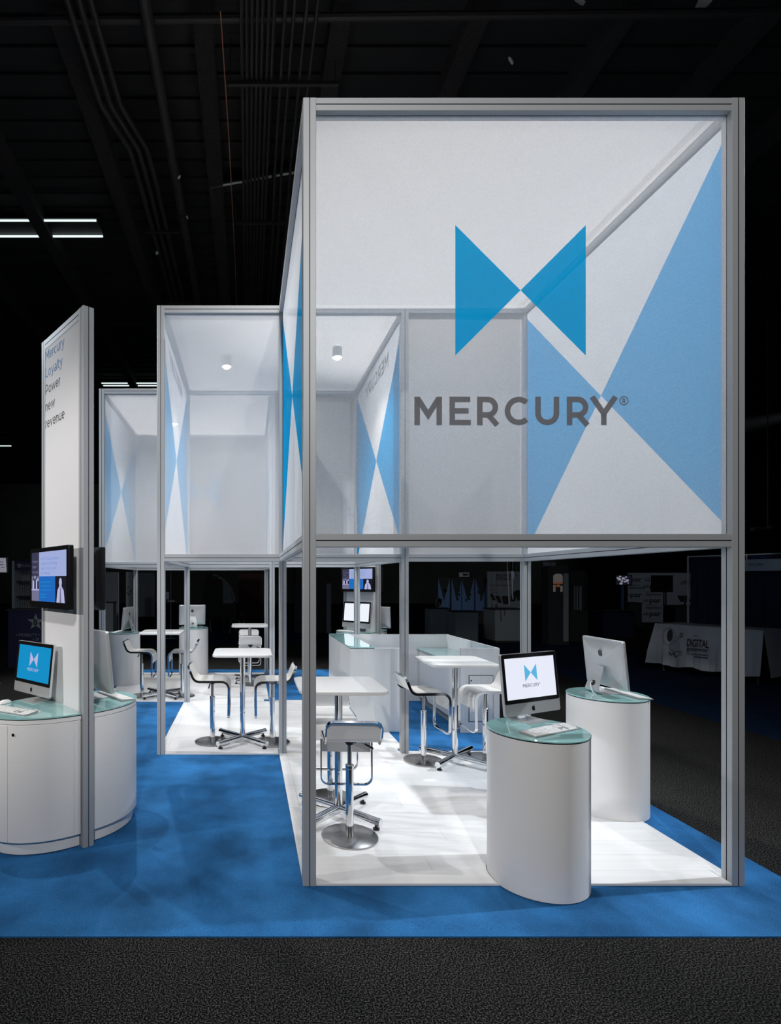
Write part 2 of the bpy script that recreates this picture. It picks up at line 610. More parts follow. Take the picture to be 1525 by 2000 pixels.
def wordmark(mb, O, ux, uy, cap, reg=True, wt=0.195, mi=0):
    """MERCURY(R) with the spacing of the sign; O = left end of the baseline, total about 7.1 caps"""
    for ch, x, W in (('M', 0, .966), ('E', 1.227, .75), ('R', 2.193, .82), ('C', 3.16, .93), ('U', 4.227, .84), ('R', 5.33, .84), ('Y', 6.125, 1.0)):
        for ly, (pts, cl) in enumerate(glyph(ch, W, wt)):
            put_quads(mb, stroke([(p[0] + x, p[1]) for p in pts], wt, cl), cap, O, ux, uy, mi, ly)
    if reg:
        put_quads(mb, stroke(arc(7.33, .86, .145, .145, 0, 345, 23), 0.035, True), cap, O, ux, uy, mi)
        for pts, cl in glyph('R', 0.72, 0.2):
            put_quads(mb, stroke([(p[0] * .17 + 7.275, p[1] * .17 + .775) for p in pts], 0.034, cl), cap, O, ux, uy, mi)


def bowtie(mb, O, ux, uy, s, mi=0, sx=1.0):
    """two triangles meeting at the centre; O = centre, s = side"""
    O, ux, uy = Vector(O), Vector(ux), Vector(uy)
    h = s / 2
    for k in (-1, 1):
        mb.poly([O, O + ux * k * h * sx + uy * h, O + ux * k * h * sx - uy * h], mi)


def font_mesh(mb, txt, O, ux, uy, size, mi=0, align='LEFT', weight=0.0, xs=1.0):
    cu = bpy.data.curves.new('t', 'FONT')
    cu.body = txt
    cu.size = size
    cu.align_x = align
    cu.offset = weight
    cu.resolution_u = 3
    o = bpy.data.objects.new('t', cu)
    C.objects.link(o)
    me = bpy.data.meshes.new_from_object(o)
    O, ux, uy = Vector(O), Vector(ux), Vector(uy)
    mb.add([O + ux * (v.co.x * xs) + uy * v.co.y for v in me.vertices], [tuple(p.vertices) for p in me.polygons], mi)
    bpy.data.objects.remove(o)
    bpy.data.curves.remove(cu)
    bpy.data.meshes.remove(me)


def font_fit(mb, txt, O, ux, uy, width, cap, mi=0, weight=0.0):
    """text scaled to a given width and capital height"""
    t = MB()
    font_mesh(t, txt, (0, 0, 0), (1, 0, 0), (0, 1, 0), 1.0, 0, 'LEFT', weight)
    x0 = min(p[0] for p in t.v)
    x1 = max(p[0] for p in t.v)
    sx, sy = width / (x1 - x0), cap / 0.73
    O, ux, uy = Vector(O), Vector(ux), Vector(uy)
    mb.add([O + ux * ((p[0] - x0) * sx) + uy * (p[1] * sy) for p in t.v], t.f, mi)


APPLE = [(0, .30), (.10, .35), (.20, .37), (.33, .32), (.41, .22), (.32, .12), (.29, .0), (.33, -.12), (.44, -.19), (.40, -.33), (.31, -.47), (.22, -.54), (.13, -.54), (0, -.49), (-.13, -.54), (-.22, -.54), (-.33, -.44), (-.42, -.25), (-.46, -.04), (-.44, .14), (-.37, .28), (-.26, .36), (-.14, .36)]
LEAF = [(-.01, .40), (.01, .53), (.09, .63), (.18, .67), (.18, .56), (.11, .44)]


def emblem(mb, O, ux, uy, s, mi=0):
    O, ux, uy = Vector(O), Vector(ux), Vector(uy)
    for P in (APPLE, LEAF):
        mb.poly([O + ux * x * s + uy * y * s for x, y in P], mi)


# ------------------------------------------------------------------ hall shell
b = MB()
b.box((-34, -7, -0.12), (34, 46, 0.0))
fl = b.build('floor', M['floor'])
tag(fl, kind='structure')

b = MB()
b.box((-34, 46, 0), (34, 46.3, 10))
tag(b.build('wall_back', M['hall']), kind='structure')
b = MB()
b.box((-34.3, -7, 0), (-34, 46, 10))
tag(b.build('wall_left', M['hall']), kind='structure')
b = MB()
b.box((34, -7, 0), (34.3, 46, 10))
tag(b.build('wall_right', M['hall']), kind='structure')

b = MB()
b.box((-34, 1.5, 9.95), (34, 46, 10.15))
ceil = b.build('ceiling', M['ceil'])
tag(ceil, kind='structure')
# corrugated deck ribs running across the hall
b = MB()
y = 2.0
while y < 30:
    b.box((-14, y, 9.90), (14, y + 0.12, 9.95))
    y += 0.45
b.build('deck_rib', M['ceil'], ceil, kind='stuff')
# joists running away from the camera
me0 = None
for x in (-4.55, -2.60, -0.62, 1.30, 3.20, 5.22, 7.20, 9.2, -6.6):
    if me0 is None:
        b = MB()
        b.box((-0.14, 2, -0.32), (0.14, 45, 0))
        o = b.build('ceiling_joist', M['beam'], ceil)
        me0 = o.data
    else:
        o = bpy.data.objects.new('ceiling_joist', me0)
        C.objects.link(o)
        o.parent = ceil
    o.location = (x, 0, 9.95)
# cross pipe
b = MB()
b.cyl((-12, 7.55, 9.45), (12, 7.30, 9.45), 0.055, 10)
b.build('sprinkler_pipe', M['pipe'], ceil)
# one thick pipe and bundles of conduit
b = MB()
b.cyl((-1.30, 2, 9.2), (-1.30, 40, 9.2), 0.085, 12)
b.cyl((-1.30, 10.95, 9.2), (-1.30, 11.15, 9.2), 0.10, 12)
b.build('drain_pipe', M['pipe'], ceil)
for k in range(3):
    b = MB()
    xo = -2.30 + k * 0.15
    b.tube([(xo, 2, 9.3), (xo, 7.5, 9.3), (xo + .02, 8.6, 9.3), (xo + 0.28, 9.5, 9.3), (xo + 0.30, 10.5, 9.3), (xo + .30, 40, 9.3)], 0.045, 8)
    b.build('conduit', M['pipe'], ceil)
b = MB()
for yy in (11.6, 14.6, 18.5, 23):
    b.box((-2.15, yy, 9.20), (-1.42, yy + 0.05, 9.25))
    b.cyl((-2.1, yy + .02, 9.25), (-2.1, yy + .02, 9.95), 0.008, 6)
    b.cyl((-1.46, yy + .02, 9.25), (-1.46, yy + .02, 9.95), 0.008, 6)
b.build('conduit_hanger', M['pipe'], ceil)
for x in (-0.07, 0.0, 0.07, 0.14, 0.21, 0.29, 0.36, 0.50, 0.62, 0.78, 0.92):
    b = MB()
    b.tube([(x - .02, 2, 9.35), (x, 10, 9.35), (x + (0.05 if x > .4 else 0), 12, 9.35), (x, 40, 9.35)], 0.026, 6)
    b.build('conduit', M['pipe'], ceil)
b = MB()
for yy in (8.2, 11.4, 15.3, 20):
    b.box((-0.3, yy, 9.26), (1.35, yy + 0.05, 9.31))
    b.cyl((-0.25, yy + .02, 9.3), (-0.25, yy + .02, 9.95), 0.008, 6)
    b.cyl((1.3, yy + .02, 9.3), (1.3, yy + .02, 9.95), 0.008, 6)
b.build('conduit_hanger', M['pipe'], ceil)
M['copper'] = mat('copper_wire', (0.5, 0.2, 0.12), 0.4, 0.5)
b = MB()
b.tube([(-0.34, 7, 9.1), (-0.30, 9, 9.1), (-0.28, 12, 9.1), (-0.27, 16, 9.0)], 0.008, 6)
b.build('copper_wire', M['copper'], ceil)
# torn scraps of insulation
for (x, yy, s) in ((4.4, 7.35, .13), (6.1, 7.35, .16), (3.9, 8.2, .07), (3.55, 9.1, .06), (-1.22, 9.9, .04), (-1.2, 11.0, .05), (5.3, 9.0, .06), (-2.0, 12.2, .05)):
    b = MB()
    n = 7
    ring = [(s * (0.5 + 0.7 * random.random()) * math.cos(2 * PI * k / n), s * 0.6 * (0.4 + 0.8 * random.random()) * math.sin(2 * PI * k / n)) for k in range(n)]
    b.prism(ring, 0, 0.015)
    o = b.build('insulation_scrap', M['torn'], ceil)
    o.location = (x, yy, 9.60 if x > 2 else 9.12)
    o.rotation_euler = (0.6, 0.3, random.random() * 3)


def fluoro(label, x0, y0, z0, along=(1, 0), ntube=2, lit=True, rows=2, gap=0.22, dz=0):
    t = thing('fluorescent_fixture', label, 'ceiling light', (x0, y0, z0), math.atan2(along[1], along[0]))
    L = 1.22
    tot = ntube * (L + 0.08)
    b = MB()
    b.box((-0.03, -0.03, 0.06), (tot, gap + 0.03, 0.10))
    for k in range(ntube + 1):
        b.box((k * (L + .08) - .04, -0.03, 0.0), (k * (L + .08) - .01, gap + .03, 0.06))
    for xx in (0.3, tot - .3):
        b.cyl((xx, gap / 2, .1), (xx, gap / 2, 9.885 - z0), 0.008, 6)
    b.build('housing', M['blackmatte'], t)
    for r_ in range(rows):
        for k in range(ntube):
            b = MB()
            b.cyl((k * (L + .08), r_ * gap, 0.03), (k * (L + .08) + L, r_ * gap, 0.03), 0.021, 10)
            b.build('tube', M['tube'] if lit else M['deadtube'], t)
    return t


fluoro('suspended four-tube fluorescent light, lit, high at the left over the dark hall', -5.80, 12.0, 9.68, rows=2, gap=.55)
fluoro('suspended fluorescent light with long pale tubes just above the rear left fabric tower', -5.8, 22.0, 9.72, ntube=4, gap=.28)
fluoro('short stray fluorescent light at the far left edge below the lit pair', -13.62, 26.0, 8.2, ntube=2, rows=1)
fluoro('single tilted tube light hanging beside the conduit bundle', -0.72, 10.9, 9.62, (0.971, -0.238), 2, False, 1)

# ------------------------------------------------------------------ carpets
b = MB()
nx, ny = 60, 90
x0, x1, y0, y1 = -2.63, 3.40, 2.934, 11.75


def carpet_z(x, y):
    z = 0.008
    z += 0.006 * math.exp(-((y - 3.02 - 0.015 * math.sin(x * 2.1)) / 0.035) ** 2) * (0.6 + 0.4 * math.sin(x * 1.3 + 1)) if x < 3.3 else 0
    z += 0.007 * math.exp(-((y - 5.52 - 0.05 * math.sin(x * 1.7)) / 0.05) ** 2) * max(0, min(1, (0.3 - x) * 3))
    z += 0.005 * math.exp(-((y - 5.2 - 0.2 * x) / 0.05) ** 2) * max(0, min(1, (0.25 - x) * 3)) * max(0, min(1, (x + 1.2) * 2))
    z += 0.004 * math.exp(-((y - 4.2 - 0.12 * math.sin(3 * x)) / 0.06) ** 2) * max(0, min(1, (0.25 - x) * 3)) * max(0, min(1, (x + 0.7) * 2))
    return z


ys = []
yy = y0
while yy < y1:
    ys.append(yy)
    yy += 0.025 if yy < 6 else 0.2
ys.append(y1)
vs = []
for yy in ys:
    for i in range(nx + 1):
        xx = x0 + (x1 - x0) * i / nx
        vs.append((xx, yy, carpet_z(xx, yy)))
fs = []
for j in range(len(ys) - 1):
    for i in range(nx):
        a = j * (nx + 1) + i
        fs.append((a, a + 1, a + nx + 2, a + nx + 1))
b.add(vs, fs)
b.box((x0, y0, 0.0), (x1, y0 + .004, 0.0079))
carpet = b.build('booth_carpet', M['blue'])
tag(carpet, 'bright blue pile carpet laid under the white exhibition booth', 'carpet')
b = MB()
b.box((6.3, 2, 0), (9.9, 30, 0.006))
tag(b.build('aisle_carpet', M['navy']), 'dark navy carpet of the neighbouring booths on the right', 'carpet')
b = MB()
b.box((-12, 16.5, 0), (6.25, 40, 0.006))
tag(b.build('aisle_carpet', M['navy']), 'dark navy carpet in the hall behind the booth', 'carpet')

# ------------------------------------------------------------------ booth towers
XL, XM, XR = 0.3847, 1.709, 3.0336          # post centre lines of the front tower
XB, XC = -2.264, -0.9397                    # of the rear tower (XB, XC, XL)
Y1, Y2, Y3, Y4 = 3.456, 6.034, 8.630, 11.215  # post centre lines in depth
HB0, HB1, HT0, HT1 = 2.104, 2.184, 4.80, 4.88
G = 0.0035


def section():
    """square 80 mm profile with a slot in each face"""
    h, g, d = 0.04, 0.0032, 0.007
    e = 0.002
    pts = [(-h + e, -h), (-g, -h), (-g, -h + d), (g, -h + d), (g, -h), (h - e, -h),
           (h, -h + e), (h, -g), (h - d, -g), (h - d, g), (h, g), (h, h - e),
           (h - e, h), (g, h), (g, h - d), (-g, h - d), (-g, h), (-h + e, h),
           (-h, h - e), (-h, g), (-h + d, g), (-h + d, -g), (-h, -g), (-h, -h + e)]
    return pts


SEC = section()


def profile(name, p0, p1, parent, T=None):
    p0, p1 = Vector(p0), Vector(p1)
    d = (p1 - p0)
    if abs(d.z) > 0.5 * d.length:
        a, c = Vector((1, 0, 0)), Vector((0, 1, 0))
    else:
        dn = d.normalized()
        a = Vector((0, 0, 1)).cross(dn)
        c = Vector((0, 0, 1))
    n = len(SEC)
    v = [p0 + a * x + c * y for x, y in SEC] + [p1 + a * x + c * y for x, y in SEC]
    b = MB(T)
    f = [(i, (i + 1) % n, n + (i + 1) % n, n + i) for i in range(n)]
    mi = []
    b.add(v, f + [tuple(range(n)), tuple(range(n, 2 * n))])
    dark = {1, 2, 3, 7, 8, 9, 13, 14, 15, 19, 20, 21}
    for i in range(n):
        if i in dark:
            b.m[i] = 1
    return b.build(name, [M['alu'], M['groove']], parent, angle=20)


def post(x, y, parent):
    return profile('post', (x, y, 0.0085), (x, y, HT1), parent)


def beam(p, q, z, parent):
    d = (Vector((*q, 0)) - Vector((*p, 0))).normalized() * 0.04
    return profile('beam', (p[0] + d.x, p[1] + d.y, z), (q[0] - d.x, q[1] - d.y, z), parent)


ZB, ZT = (HB0 + HB1) / 2, (HT0 + HT1) / 2


def frame_side(p, q, parent):
    beam(p, q, ZB, parent)
    beam(p, q, ZT, parent)


def panel(p, q, parent, xg=False, name='fabric_panel', label=None, mfab=None):
    """fabric stretched in the slots between p and q"""
    P, Q = Vector((*p, 0)), Vector((*q, 0))
    d = (Q - P).normalized() * 0.04
    P, Q = P + d, Q - d
    z0, z1 = HB1, HT0
    b = MB()
    A, B, D, E = P + Vector((0, 0, z0)), Q + Vector((0, 0, z0)), Q + Vector((0, 0, z1)), P + Vector((0, 0, z1))
    if not xg:
        n = 8
        b.poly([A, B, D, E])
        o = b.build(name, [mfab or M['fabric']], parent)
    else:
        A2, B2, D2, E2 = A + Vector((0, 0, .05)), B + Vector((0, 0, .05)), D - Vector((0, 0, .07)), E - Vector((0, 0, .07))
        ctr = (A2 + B2 + D2 + E2) / 4
        b.poly([A2, ctr, E2], 1)
        b.poly([B2, D2, ctr], 1)
        b.poly([A, B, B2, ctr, A2], 0)
        b.poly([E2, ctr, D2, D, E], 0)
        o = b.build(name, [M['fabricwhite'], M['fabricblue']], parent)
    if label:
        o['label'] = label
    return o


def canopy(xa, xb, ya, yb, parent):
    b = MB()
    z = ZT
    b.poly([(xa + .04, ya + .04, z), (xb - .04, ya + .04, z), (xb - .04, yb - .04, z), (xa + .04, yb - .04, z)])
    return b.build('canopy', M['ceilfab'], parent)


# --- front tower
T1 = thing('fabric_tower', 'large front tower of silver frame with bow-tie logo on its sheer front', 'booth tower', ((XL + XR) / 2, (Y1 + Y2) / 2, 0))


def rel(o, root):
    """children are built in world coordinates: keep them there under a moved root"""
    for c in root.children:
        c.matrix_parent_inverse = Matrix.Translation(-root.location)


for x, y in ((XL, Y1), (XR, Y1), (XL, Y2), (XM, Y2), (XR, Y2)):
    post(x, y, T1)
frame_side((XL, Y1), (XR, Y1), T1)
frame_side((XL, Y1), (XL, Y2), T1)
frame_side((XR, Y1), (XR, Y2), T1)
frame_side((XL, Y2), (XM, Y2), T1)
frame_side((XM, Y2), (XR, Y2), T1)
pf = panel((XL, Y1), (XR, Y1), T1, mfab=M['frontfab'], label='front sheer fabric panel with blue bow-tie logo and grey wordmark')
b = MB()
bowtie(b, (1.7056, Y1 - 0.003, 3.709), (1, 0, 0), (0, 0, 1), 0.815)
o = b.build('logo_print', M['printblue'], pf)
b = MB()
wordmark(b, (1.0427, Y1 - 0.003, 2.866), (1, 0, 0), (0, 0, 1), 0.1785)
o = b.build('wordmark_print', M['printgrey'], pf)
panel((XL, Y1), (XL, Y2), T1, True)
panel((XR, Y1), (XR, Y2), T1, True)
panel((XM, Y2), (XR, Y2), T1)
canopy(XL, XR, Y1, Y2, T1)
rel(None, T1)

# --- left link bay
T2 = thing('fabric_bay', 'narrow middle bay left of the front tower with plain sheer front', 'booth tower', ((XC + XL) / 2, (Y2 + Y3) / 2, 0))
post(XC, Y2, T2)
frame_side((XC, Y2), (XL, Y2), T2)
frame_side((XC, Y2), (XC, Y3), T2)
panel((XC, Y2), (XL, Y2), T2)
pp = panel((XC, Y2), (XC, Y3), T2, True)
b = MB()
wordmark(b, (XC - .003, (Y2 + Y3) / 2 + 0.63, 4.50), (0, -1, 0), (0, 0, 1), 0.1785)
b.build('wordmark_print', M['printgrey'], pp)
b = MB()
wordmark(b, (XC + .003, (Y2 + Y3) / 2 + 0.63, 4.50), (0, -1, 0), (0, 0, 1), 0.1785)
b.build('wordmark_print', M['soakgrey'], pp)
canopy(XC, XL + .0398, Y2, Y3, T2)
rel(None, T2)

# --- right link bay (behind the front tower, over the counter)
T4 = thing('fabric_bay', 'narrow middle bay behind the front tower above the reception counter', 'booth tower', ((XL + XM) / 2, (Y2 + Y3) / 2, 0))
post(XM, Y3, T4)
frame_side((XL, Y3), (XM, Y3), T4)
frame_side((XM, Y2), (XM, Y3), T4)
panel((XL, Y3), (XM, Y3), T4)
pp = panel((XM, Y2), (XM, Y3), T4, True)
b = MB()
wordmark(b, (XM + .003, (Y2 + Y3) / 2 - 0.63, 4.50), (0, 1, 0), (0, 0, 1), 0.1785)
b.build('wordmark_print', M['printgrey'], pp)
b = MB()
wordmark(b, (XM - .003, (Y2 + Y3) / 2 - 0.63, 4.50), (0, 1, 0), (0, 0, 1), 0.1785)
b.build('wordmark_print', M['soakgrey'], pp)
canopy(XL - .0398, XM, Y2, Y3, T4)
rel(None, T4)

# --- rear tower
T3 = thing('fabric_tower', 'rear left fabric tower standing behind the tall banner fin', 'booth tower', ((XB + XL) / 2, (Y3 + Y4) / 2, 0))
for x, y in ((XB, Y3), (XC, Y3), (XL, Y3), (XB, Y4), (XL, Y4)):
    post(x, y, T3)
frame_side((XB, Y3), (XC, Y3), T3)
frame_side((XC, Y3), (XL, Y3), T3)
frame_side((XB, Y3), (XB, Y4), T3)
frame_side((XL, Y3), (XL, Y4), T3)
frame_side((XB, Y4), (XL, Y4), T3)
panel((XB, Y3), (XC, Y3), T3)
panel((XB, Y3), (XB, Y4), T3, True)
panel((XL, Y3), (XL, Y4), T3, True)
pp = panel((XB, Y4), (XL, Y4), T3, label='rear sheer fabric panel with bow-tie logo facing away')
b = MB()
bowtie(b, (-0.94, Y4 + 0.003, 3.709), (-1, 0, 0), (0, 0, 1), 0.815)
b.build('logo_print', M['printblue'], pp)
b = MB()
wordmark(b, (-0.94 + .663, Y4 + 0.003, 2.866), (-1, 0, 0), (0, 0, 1), 0.1785)
b.build('wordmark_print', M['printgrey'], pp)
b = MB()
bowtie(b, (-0.94, Y4 - 0.003, 3.709), (-1, 0, 0), (0, 0, 1), 0.815)
b.build('logo_print', M['soakblue'], pp)
b = MB()
wordmark(b, (-0.94 + .663, Y4 - 0.003, 2.866), (-1, 0, 0), (0, 0, 1), 0.1785)
b.build('wordmark_print', M['soakgrey'], pp)
canopy(XB, XL, Y3, Y4, T3)
rel(None, T3)

# --- lamps under the canopies


def bay_lamp(label, x, y, power, zl=4.70):
    t = thing('downlight', label, 'lamp', (x, y, zl))
    b = MB()
    b.lathe([(0.055, 0.02), (0.06, 0.0), (0.06, 0.12), (0.03, 0.15)], n=20)
    b.cyl((0, 0, .15), (0, 0, ZT - zl - .002), 0.012, 8)
    b.build('housing', M['alu'], t)
    b = MB()
    b.lathe([(0.012, -0.030), (0.032, -0.022), (0.045, -0.008), (0.05, 0.004)], n=20)
    b.build('lens', M['lamp'], t)
    s = spot('lamp_light', (0, 0, -0.09), (0, 0, -2), power, 120, 1.0, 0.05, WARM)
    s.parent = t
    return t


bay_lamp('small bright downlight under the canopy of the bay left of the front tower', -0.272, 7.25, 190)
bay_lamp('small bright downlight seen through the sheer front, above the reception counter', 1.13, 6.95, 170)
bay_lamp('downlight under the canopy of the rear left tower', -1.3, 9.9, 220)

# ------------------------------------------------------------------ white raised floors
PED1 = (1.835, 3.505)
PED2 = (2.975, 4.58)
PED3 = (-1.08, 11.12)
PED4 = (-2.25, 10.08)
PR = 0.292


def clip_circle(poly, c, r):
    """cut a round notch out of a convex polygon (poly minus disc), returns list of simple polygons"""
    bm = bmesh.new()
    vs = [bm.verts.new((x, y, 0)) for x, y in poly]
    bm.faces.new(vs)
    n = 48
    # split by radial band: triangulate with slices along x
    bm.free()
    out = []
    xs = sorted(set([p[0] for p in poly] + [c[0] + r * math.cos(PI * k / 24) for k in range(25)]))
    xa, xb = min(p[0] for p in poly), max(p[0] for p in poly)
    ya, yb = min(p[1] for p in poly), max(p[1] for p in poly)
    xs = [x for x in xs if xa - 1e-9 <= x <= xb + 1e-9]
    for i in range(len(xs) - 1):
        l, rr_ = xs[i], xs[i + 1]
        if rr_ - l < 1e-6:
            continue

        def band(x):
            dx = x - c[0]
            if abs(dx) >= r:
                return None
            h = math.sqrt(r * r - dx * dx)
            return (c[1] - h, c[1] + h)
        bl, br = band(l + 1e-7), band(rr_ - 1e-7)
        if bl is None or br is None:
            out.append([(l, ya), (rr_, ya), (rr_, yb), (l, yb)])
            continue
        lo_l, lo_r = min(max(bl[0], ya), yb), min(max(br[0], ya), yb)
        hi_l, hi_r = max(min(bl[1], yb), ya), max(min(br[1], yb), ya)
        if max(lo_l, lo_r) - ya > 1e-4:
            out.append([(l, ya), (rr_, ya), (rr_, lo_r), (l, lo_l)])
        if yb - min(hi_l, hi_r) > 1e-4:
            out.append([(l, hi_l), (rr_, hi_r), (rr_, yb), (l, yb)])
    return out


def hits(rect, c, r):
    x0, y0, x1, y1 = rect
    dx = max(x0 - c[0], 0, c[0] - x1)
    dy = max(y0 - c[1], 0, c[1] - y1)
    return dx * dx + dy * dy < r * r


FLZ = 0.024


def board(root, x0, y0, x1, y1):
    g = 0.0006
    x0 += g
    x1 -= g
    y0 += g
    y1 -= g
    polys = [[(x0, y0), (x1, y0), (x1, y1), (x0, y1)]]
    notched = False
    for c in (PED1, PED2, PED3, PED4):
        if hits((x0, y0, x1, y1), c, PR + .004):
            polys = clip_circle(polys[0], c, PR + .004)
            notched = True
            break
    b = MB()
    for p in polys:
        b.prism(p, 0.010, FLZ)
    if not b.v:
        return
    b.build('floor_board', M['board'], root)


def white_floor(label, x0, y0, x1, y1, front=0.16, back=0.08, left=0.085, right=0.085, off=0.0):
    root = thing('raised_floor', label, 'floor panel', (0, 0, 0))
    ya, yb = y0 + front, y1 - back
    if front:
        board(root, x0 + 0.08, y0, x1 - 0.08, ya)
    if left:
        board(root, x0, y0 + .08, x0 + left, y1 - 0.08)
    if right:
        board(root, x1 - right, y0 + .08, x1, y1 - 0.08)
    if back:
        board(root, x0 + left, yb, x1 - right, y1)
    xa, xb = x0 + left, x1 - right
    n = round((yb - ya) / 0.20)
    h = (yb - ya) / n
    for j in range(n):
        cut = xa + (xb - xa) * (0.30 + 0.4 * ((j * 0.618 + off) % 1.0))
        board(root, xa, ya + j * h, cut, ya + (j + 1) * h)
        board(root, cut, ya + j * h, xb, ya + (j + 1) * h)
    return root


white_floor('glossy white plank floor inside the large front tower', XL - .04, Y1 - .04, XR + .04, Y2 + .04)
white_floor('white plank floor of the narrow bay left of the front tower', XC - .04, Y2 - .04, XL - .045, Y3 - .04, back=0, front=0.0, right=0.0, off=.3)
white_floor('white plank floor of the bay running under the reception counter', XL - .04, Y2 + .045, XM + .04, Y3 + .04, front=0, left=0.0, off=.55)
white_floor('white plank floor inside the rear left tower', XB - .04, Y3 - .035, XL - .045, Y4 + .04, off=.2, right=0)

# ------------------------------------------------------------------ pedestals with glass tops


def round_pedestal(label, c, extra=None):
    t = thing('round_pedestal', label, 'pedestal', (c[0], c[1], 0.0155), 0, None)
    b = MB()
    b.lathe([(PR, 0), (PR, 0.925)], n=72)
    b.build('body', M['ped'], t)
    b = MB()
    b.lathe([(PR - .002, 0.9252), (PR - .002, 0.932)], n=72)
    b.build('black_rim', M['edge'], t)
    b = MB()
    b.lathe([(PR + .001, 0.9322), (PR + .003, 0.9335), (PR + .003, 0.9405), (PR + .001, 0.942)], n=72)
    b.build('glass_top', M['glass'], t)
    return t


round_pedestal('white round pedestal straddling the front edge of the white floor', PED1)
round_pedestal('white round pedestal at the right side, computer turned away', PED2)
round_pedestal('white round pedestal in the rear tower, right of the bar table', PED3)
round_pedestal('white round pedestal in the rear tower, leftmost behind the tall fin', PED4)
ZP = 0.0155 + 0.942 + 0.0006      # top of the glass

# ------------------------------------------------------------------ desktop computers
FC = (-1.389, 4.236)
FA = R(-50)
FH = 3.83



def fin_pt(lx, ly, c=FC, a=FA):
    return (c[0] + lx * math.cos(a) - ly * math.sin(a), c[1] + lx * math.sin(a) + ly * math.cos(a))





def make_computer(screen, label):
    """origin at the foot centre on the desk; screen looks towards -y"""
    t = thing('desktop_computer', label, 'computer', (0, 0, 0))
    W_, H_ = 0.528, 0.402
    pit = R(6)
    # panel frame: x right, z up in panel plane, y thickness (screen at y=0)
    T = Matrix.Translation((0, -0.045, 0.055)) @ Matrix.Rotation(-pit, 4, 'X')
    b = MB(T)
    pts = [(x, z + H_ / 2) for x, z in rrect(W_, H_, 0.014, 4)]
    n = len(pts)

    def ring(s, y):
        return [(x * (1 - s), y, H_ / 2 + (z - H_ / 2) * (1 - s)) for x, z in pts]
    rings = [ring(0, 0.0), ring(0, 0.017), ring(0.006, 0.0195), ring(0.02, 0.0215), ring(0.06, 0.0245), ring(0.14, 0.0285), ring(0.26, 0.033), ring(0.42, 0.037), ring(0.6, 0.040), ring(0.8, 0.042), ring(0.94, 0.0425)]
    v = [p for r in rings for p in r]
    f = []
    for i in range(len(rings) - 1):
        for k in range(n):
            f.append((i * n + k, i * n + (k + 1) % n, (i + 1) * n + (k + 1) % n, (i + 1) * n + k))
    f.append(tuple(range(n - 1, -1, -1)))
    f.append(tuple((len(rings) - 1) * n + k for k in range(n)))
    b.add(v, f)
    hs = b.build('housing', M['imac'], t, angle=50)
    b = MB(T)
    b.box((-0.17, 0.0235, 0.3795), (0.17, 0.0246, 0.383))
    b.build('vent_slot', M['blackmatte'], hs)
    b = MB(T)
    emblem(b, (0, 0.0425, 0.287), (-1, 0, 0), (0, 0, 1), 0.058)
    b.build('emblem', M['black'], hs)
    b = MB(T)
    emblem(b, (0, -0.0008, 0.038), (1, 0, 0), (0, 0, 1), 0.034)
    b.build('emblem', M['black'], hs)
    # bezel
    b = MB(T)
    z0, z1 = 0.078, 0.3985
    bz = [(x, z) for x, z in rrect(W_ - .006, z1 - z0, 0.010, 4, 0, (z0 + z1) / 2)]
    nb = len(bz)
    v = [(x, -0.0015, z) for x, z in bz] + [(x, 0.0004, z) for x, z in bz]
    b.add(v, [tuple(range(nb))] + [(k, (k + 1) % nb, nb + (k + 1) % nb, nb + k) for k in range(nb)])
    b.build('bezel', M['black'], t)
    # display
    sx, s0, s1 = 0.237, 0.104, 0.372
    b = MB(T)
    b.poly([(-sx, -0.0022, s0), (sx, -0.0022, s0), (sx, -0.0022, s1), (-sx, -0.0022, s1)])
    ymark = -0.0030
    zc = (s0 + s1) / 2
    if screen == 'white':
        d = b.build('display', M['scr_white'], t)
        b = MB(T)
        bowtie(b, (0, ymark, zc + .032), (1, 0, 0), (0, 0, 1), 0.112, 0, 1.05)
        wordmark(b, (-0.085, ymark, zc - .062), (1, 0, 0), (0, 0, 1), 0.0225, True, 0.15, 1)
        b.build('screen_logo', [M['scr_cy2'], M['scr_ink']], d)
    elif screen == 'cyan':
        d = b.build('display', M['scr_cyan'], t)
        b = MB(T)
        bowtie(b, (0, ymark, zc + .030), (1, 0, 0), (0, 0, 1), 0.115, 0, 1.0)
        wordmark(b, (-0.085, ymark, zc - .062), (1, 0, 0), (0, 0, 1), 0.0235, True, 0.15, 0)
        b.build('screen_logo', [M['scr_lilac']], d)
    else:
        d = b.build('display', M['scr_page'], t)
        b = MB(T)
        b.poly([(-.045, ymark, s1 - .022), (.075, ymark, s1 - .022), (.075, ymark, s1 - .006), (-.045, ymark, s1 - .006)], 0)
        for i in range(2):
            for j in range(3):
                xx, zz = -.045 + i * .05, zc + .045 - j * .02
                b.poly([(xx, ymark, zz), (xx + .042, ymark, zz), (xx + .042, ymark, zz + .014), (xx, ymark, zz + .014)], 1)
        b.build('web_page', [M['scr_cy2'], M['scr_blue']], d)
    # stand: foot plate and leaning leg, one bent sheet
    b = MB()
    prof = [(-0.085, 0.003), (0.060, 0.003), (0.084, 0.010), (0.094, 0.026), (0.092, 0.045), (0.060, 0.150), (0.034, 0.225)]
    wid = [0.098, 0.098, 0.096, 0.093, 0.088, 0.071, 0.060]
    th = 0.0045
    v = []
    for i, (yy, zz) in enumerate(prof):
        a = prof[max(i - 1, 0)]
        c = prof[min(i + 1, len(prof) - 1)]
        dy, dz = c[0] - a[0], c[1] - a[1]
        L = math.hypot(dy, dz)
        ny, nz = -dz / L * th / 2, dy / L * th / 2
        w_ = wid[i]
        v += [(-w_, yy - ny, zz - nz), (w_, yy - ny, zz - nz), (w_, yy + ny, zz + nz), (-w_, yy + ny, zz + nz)]
    f = []
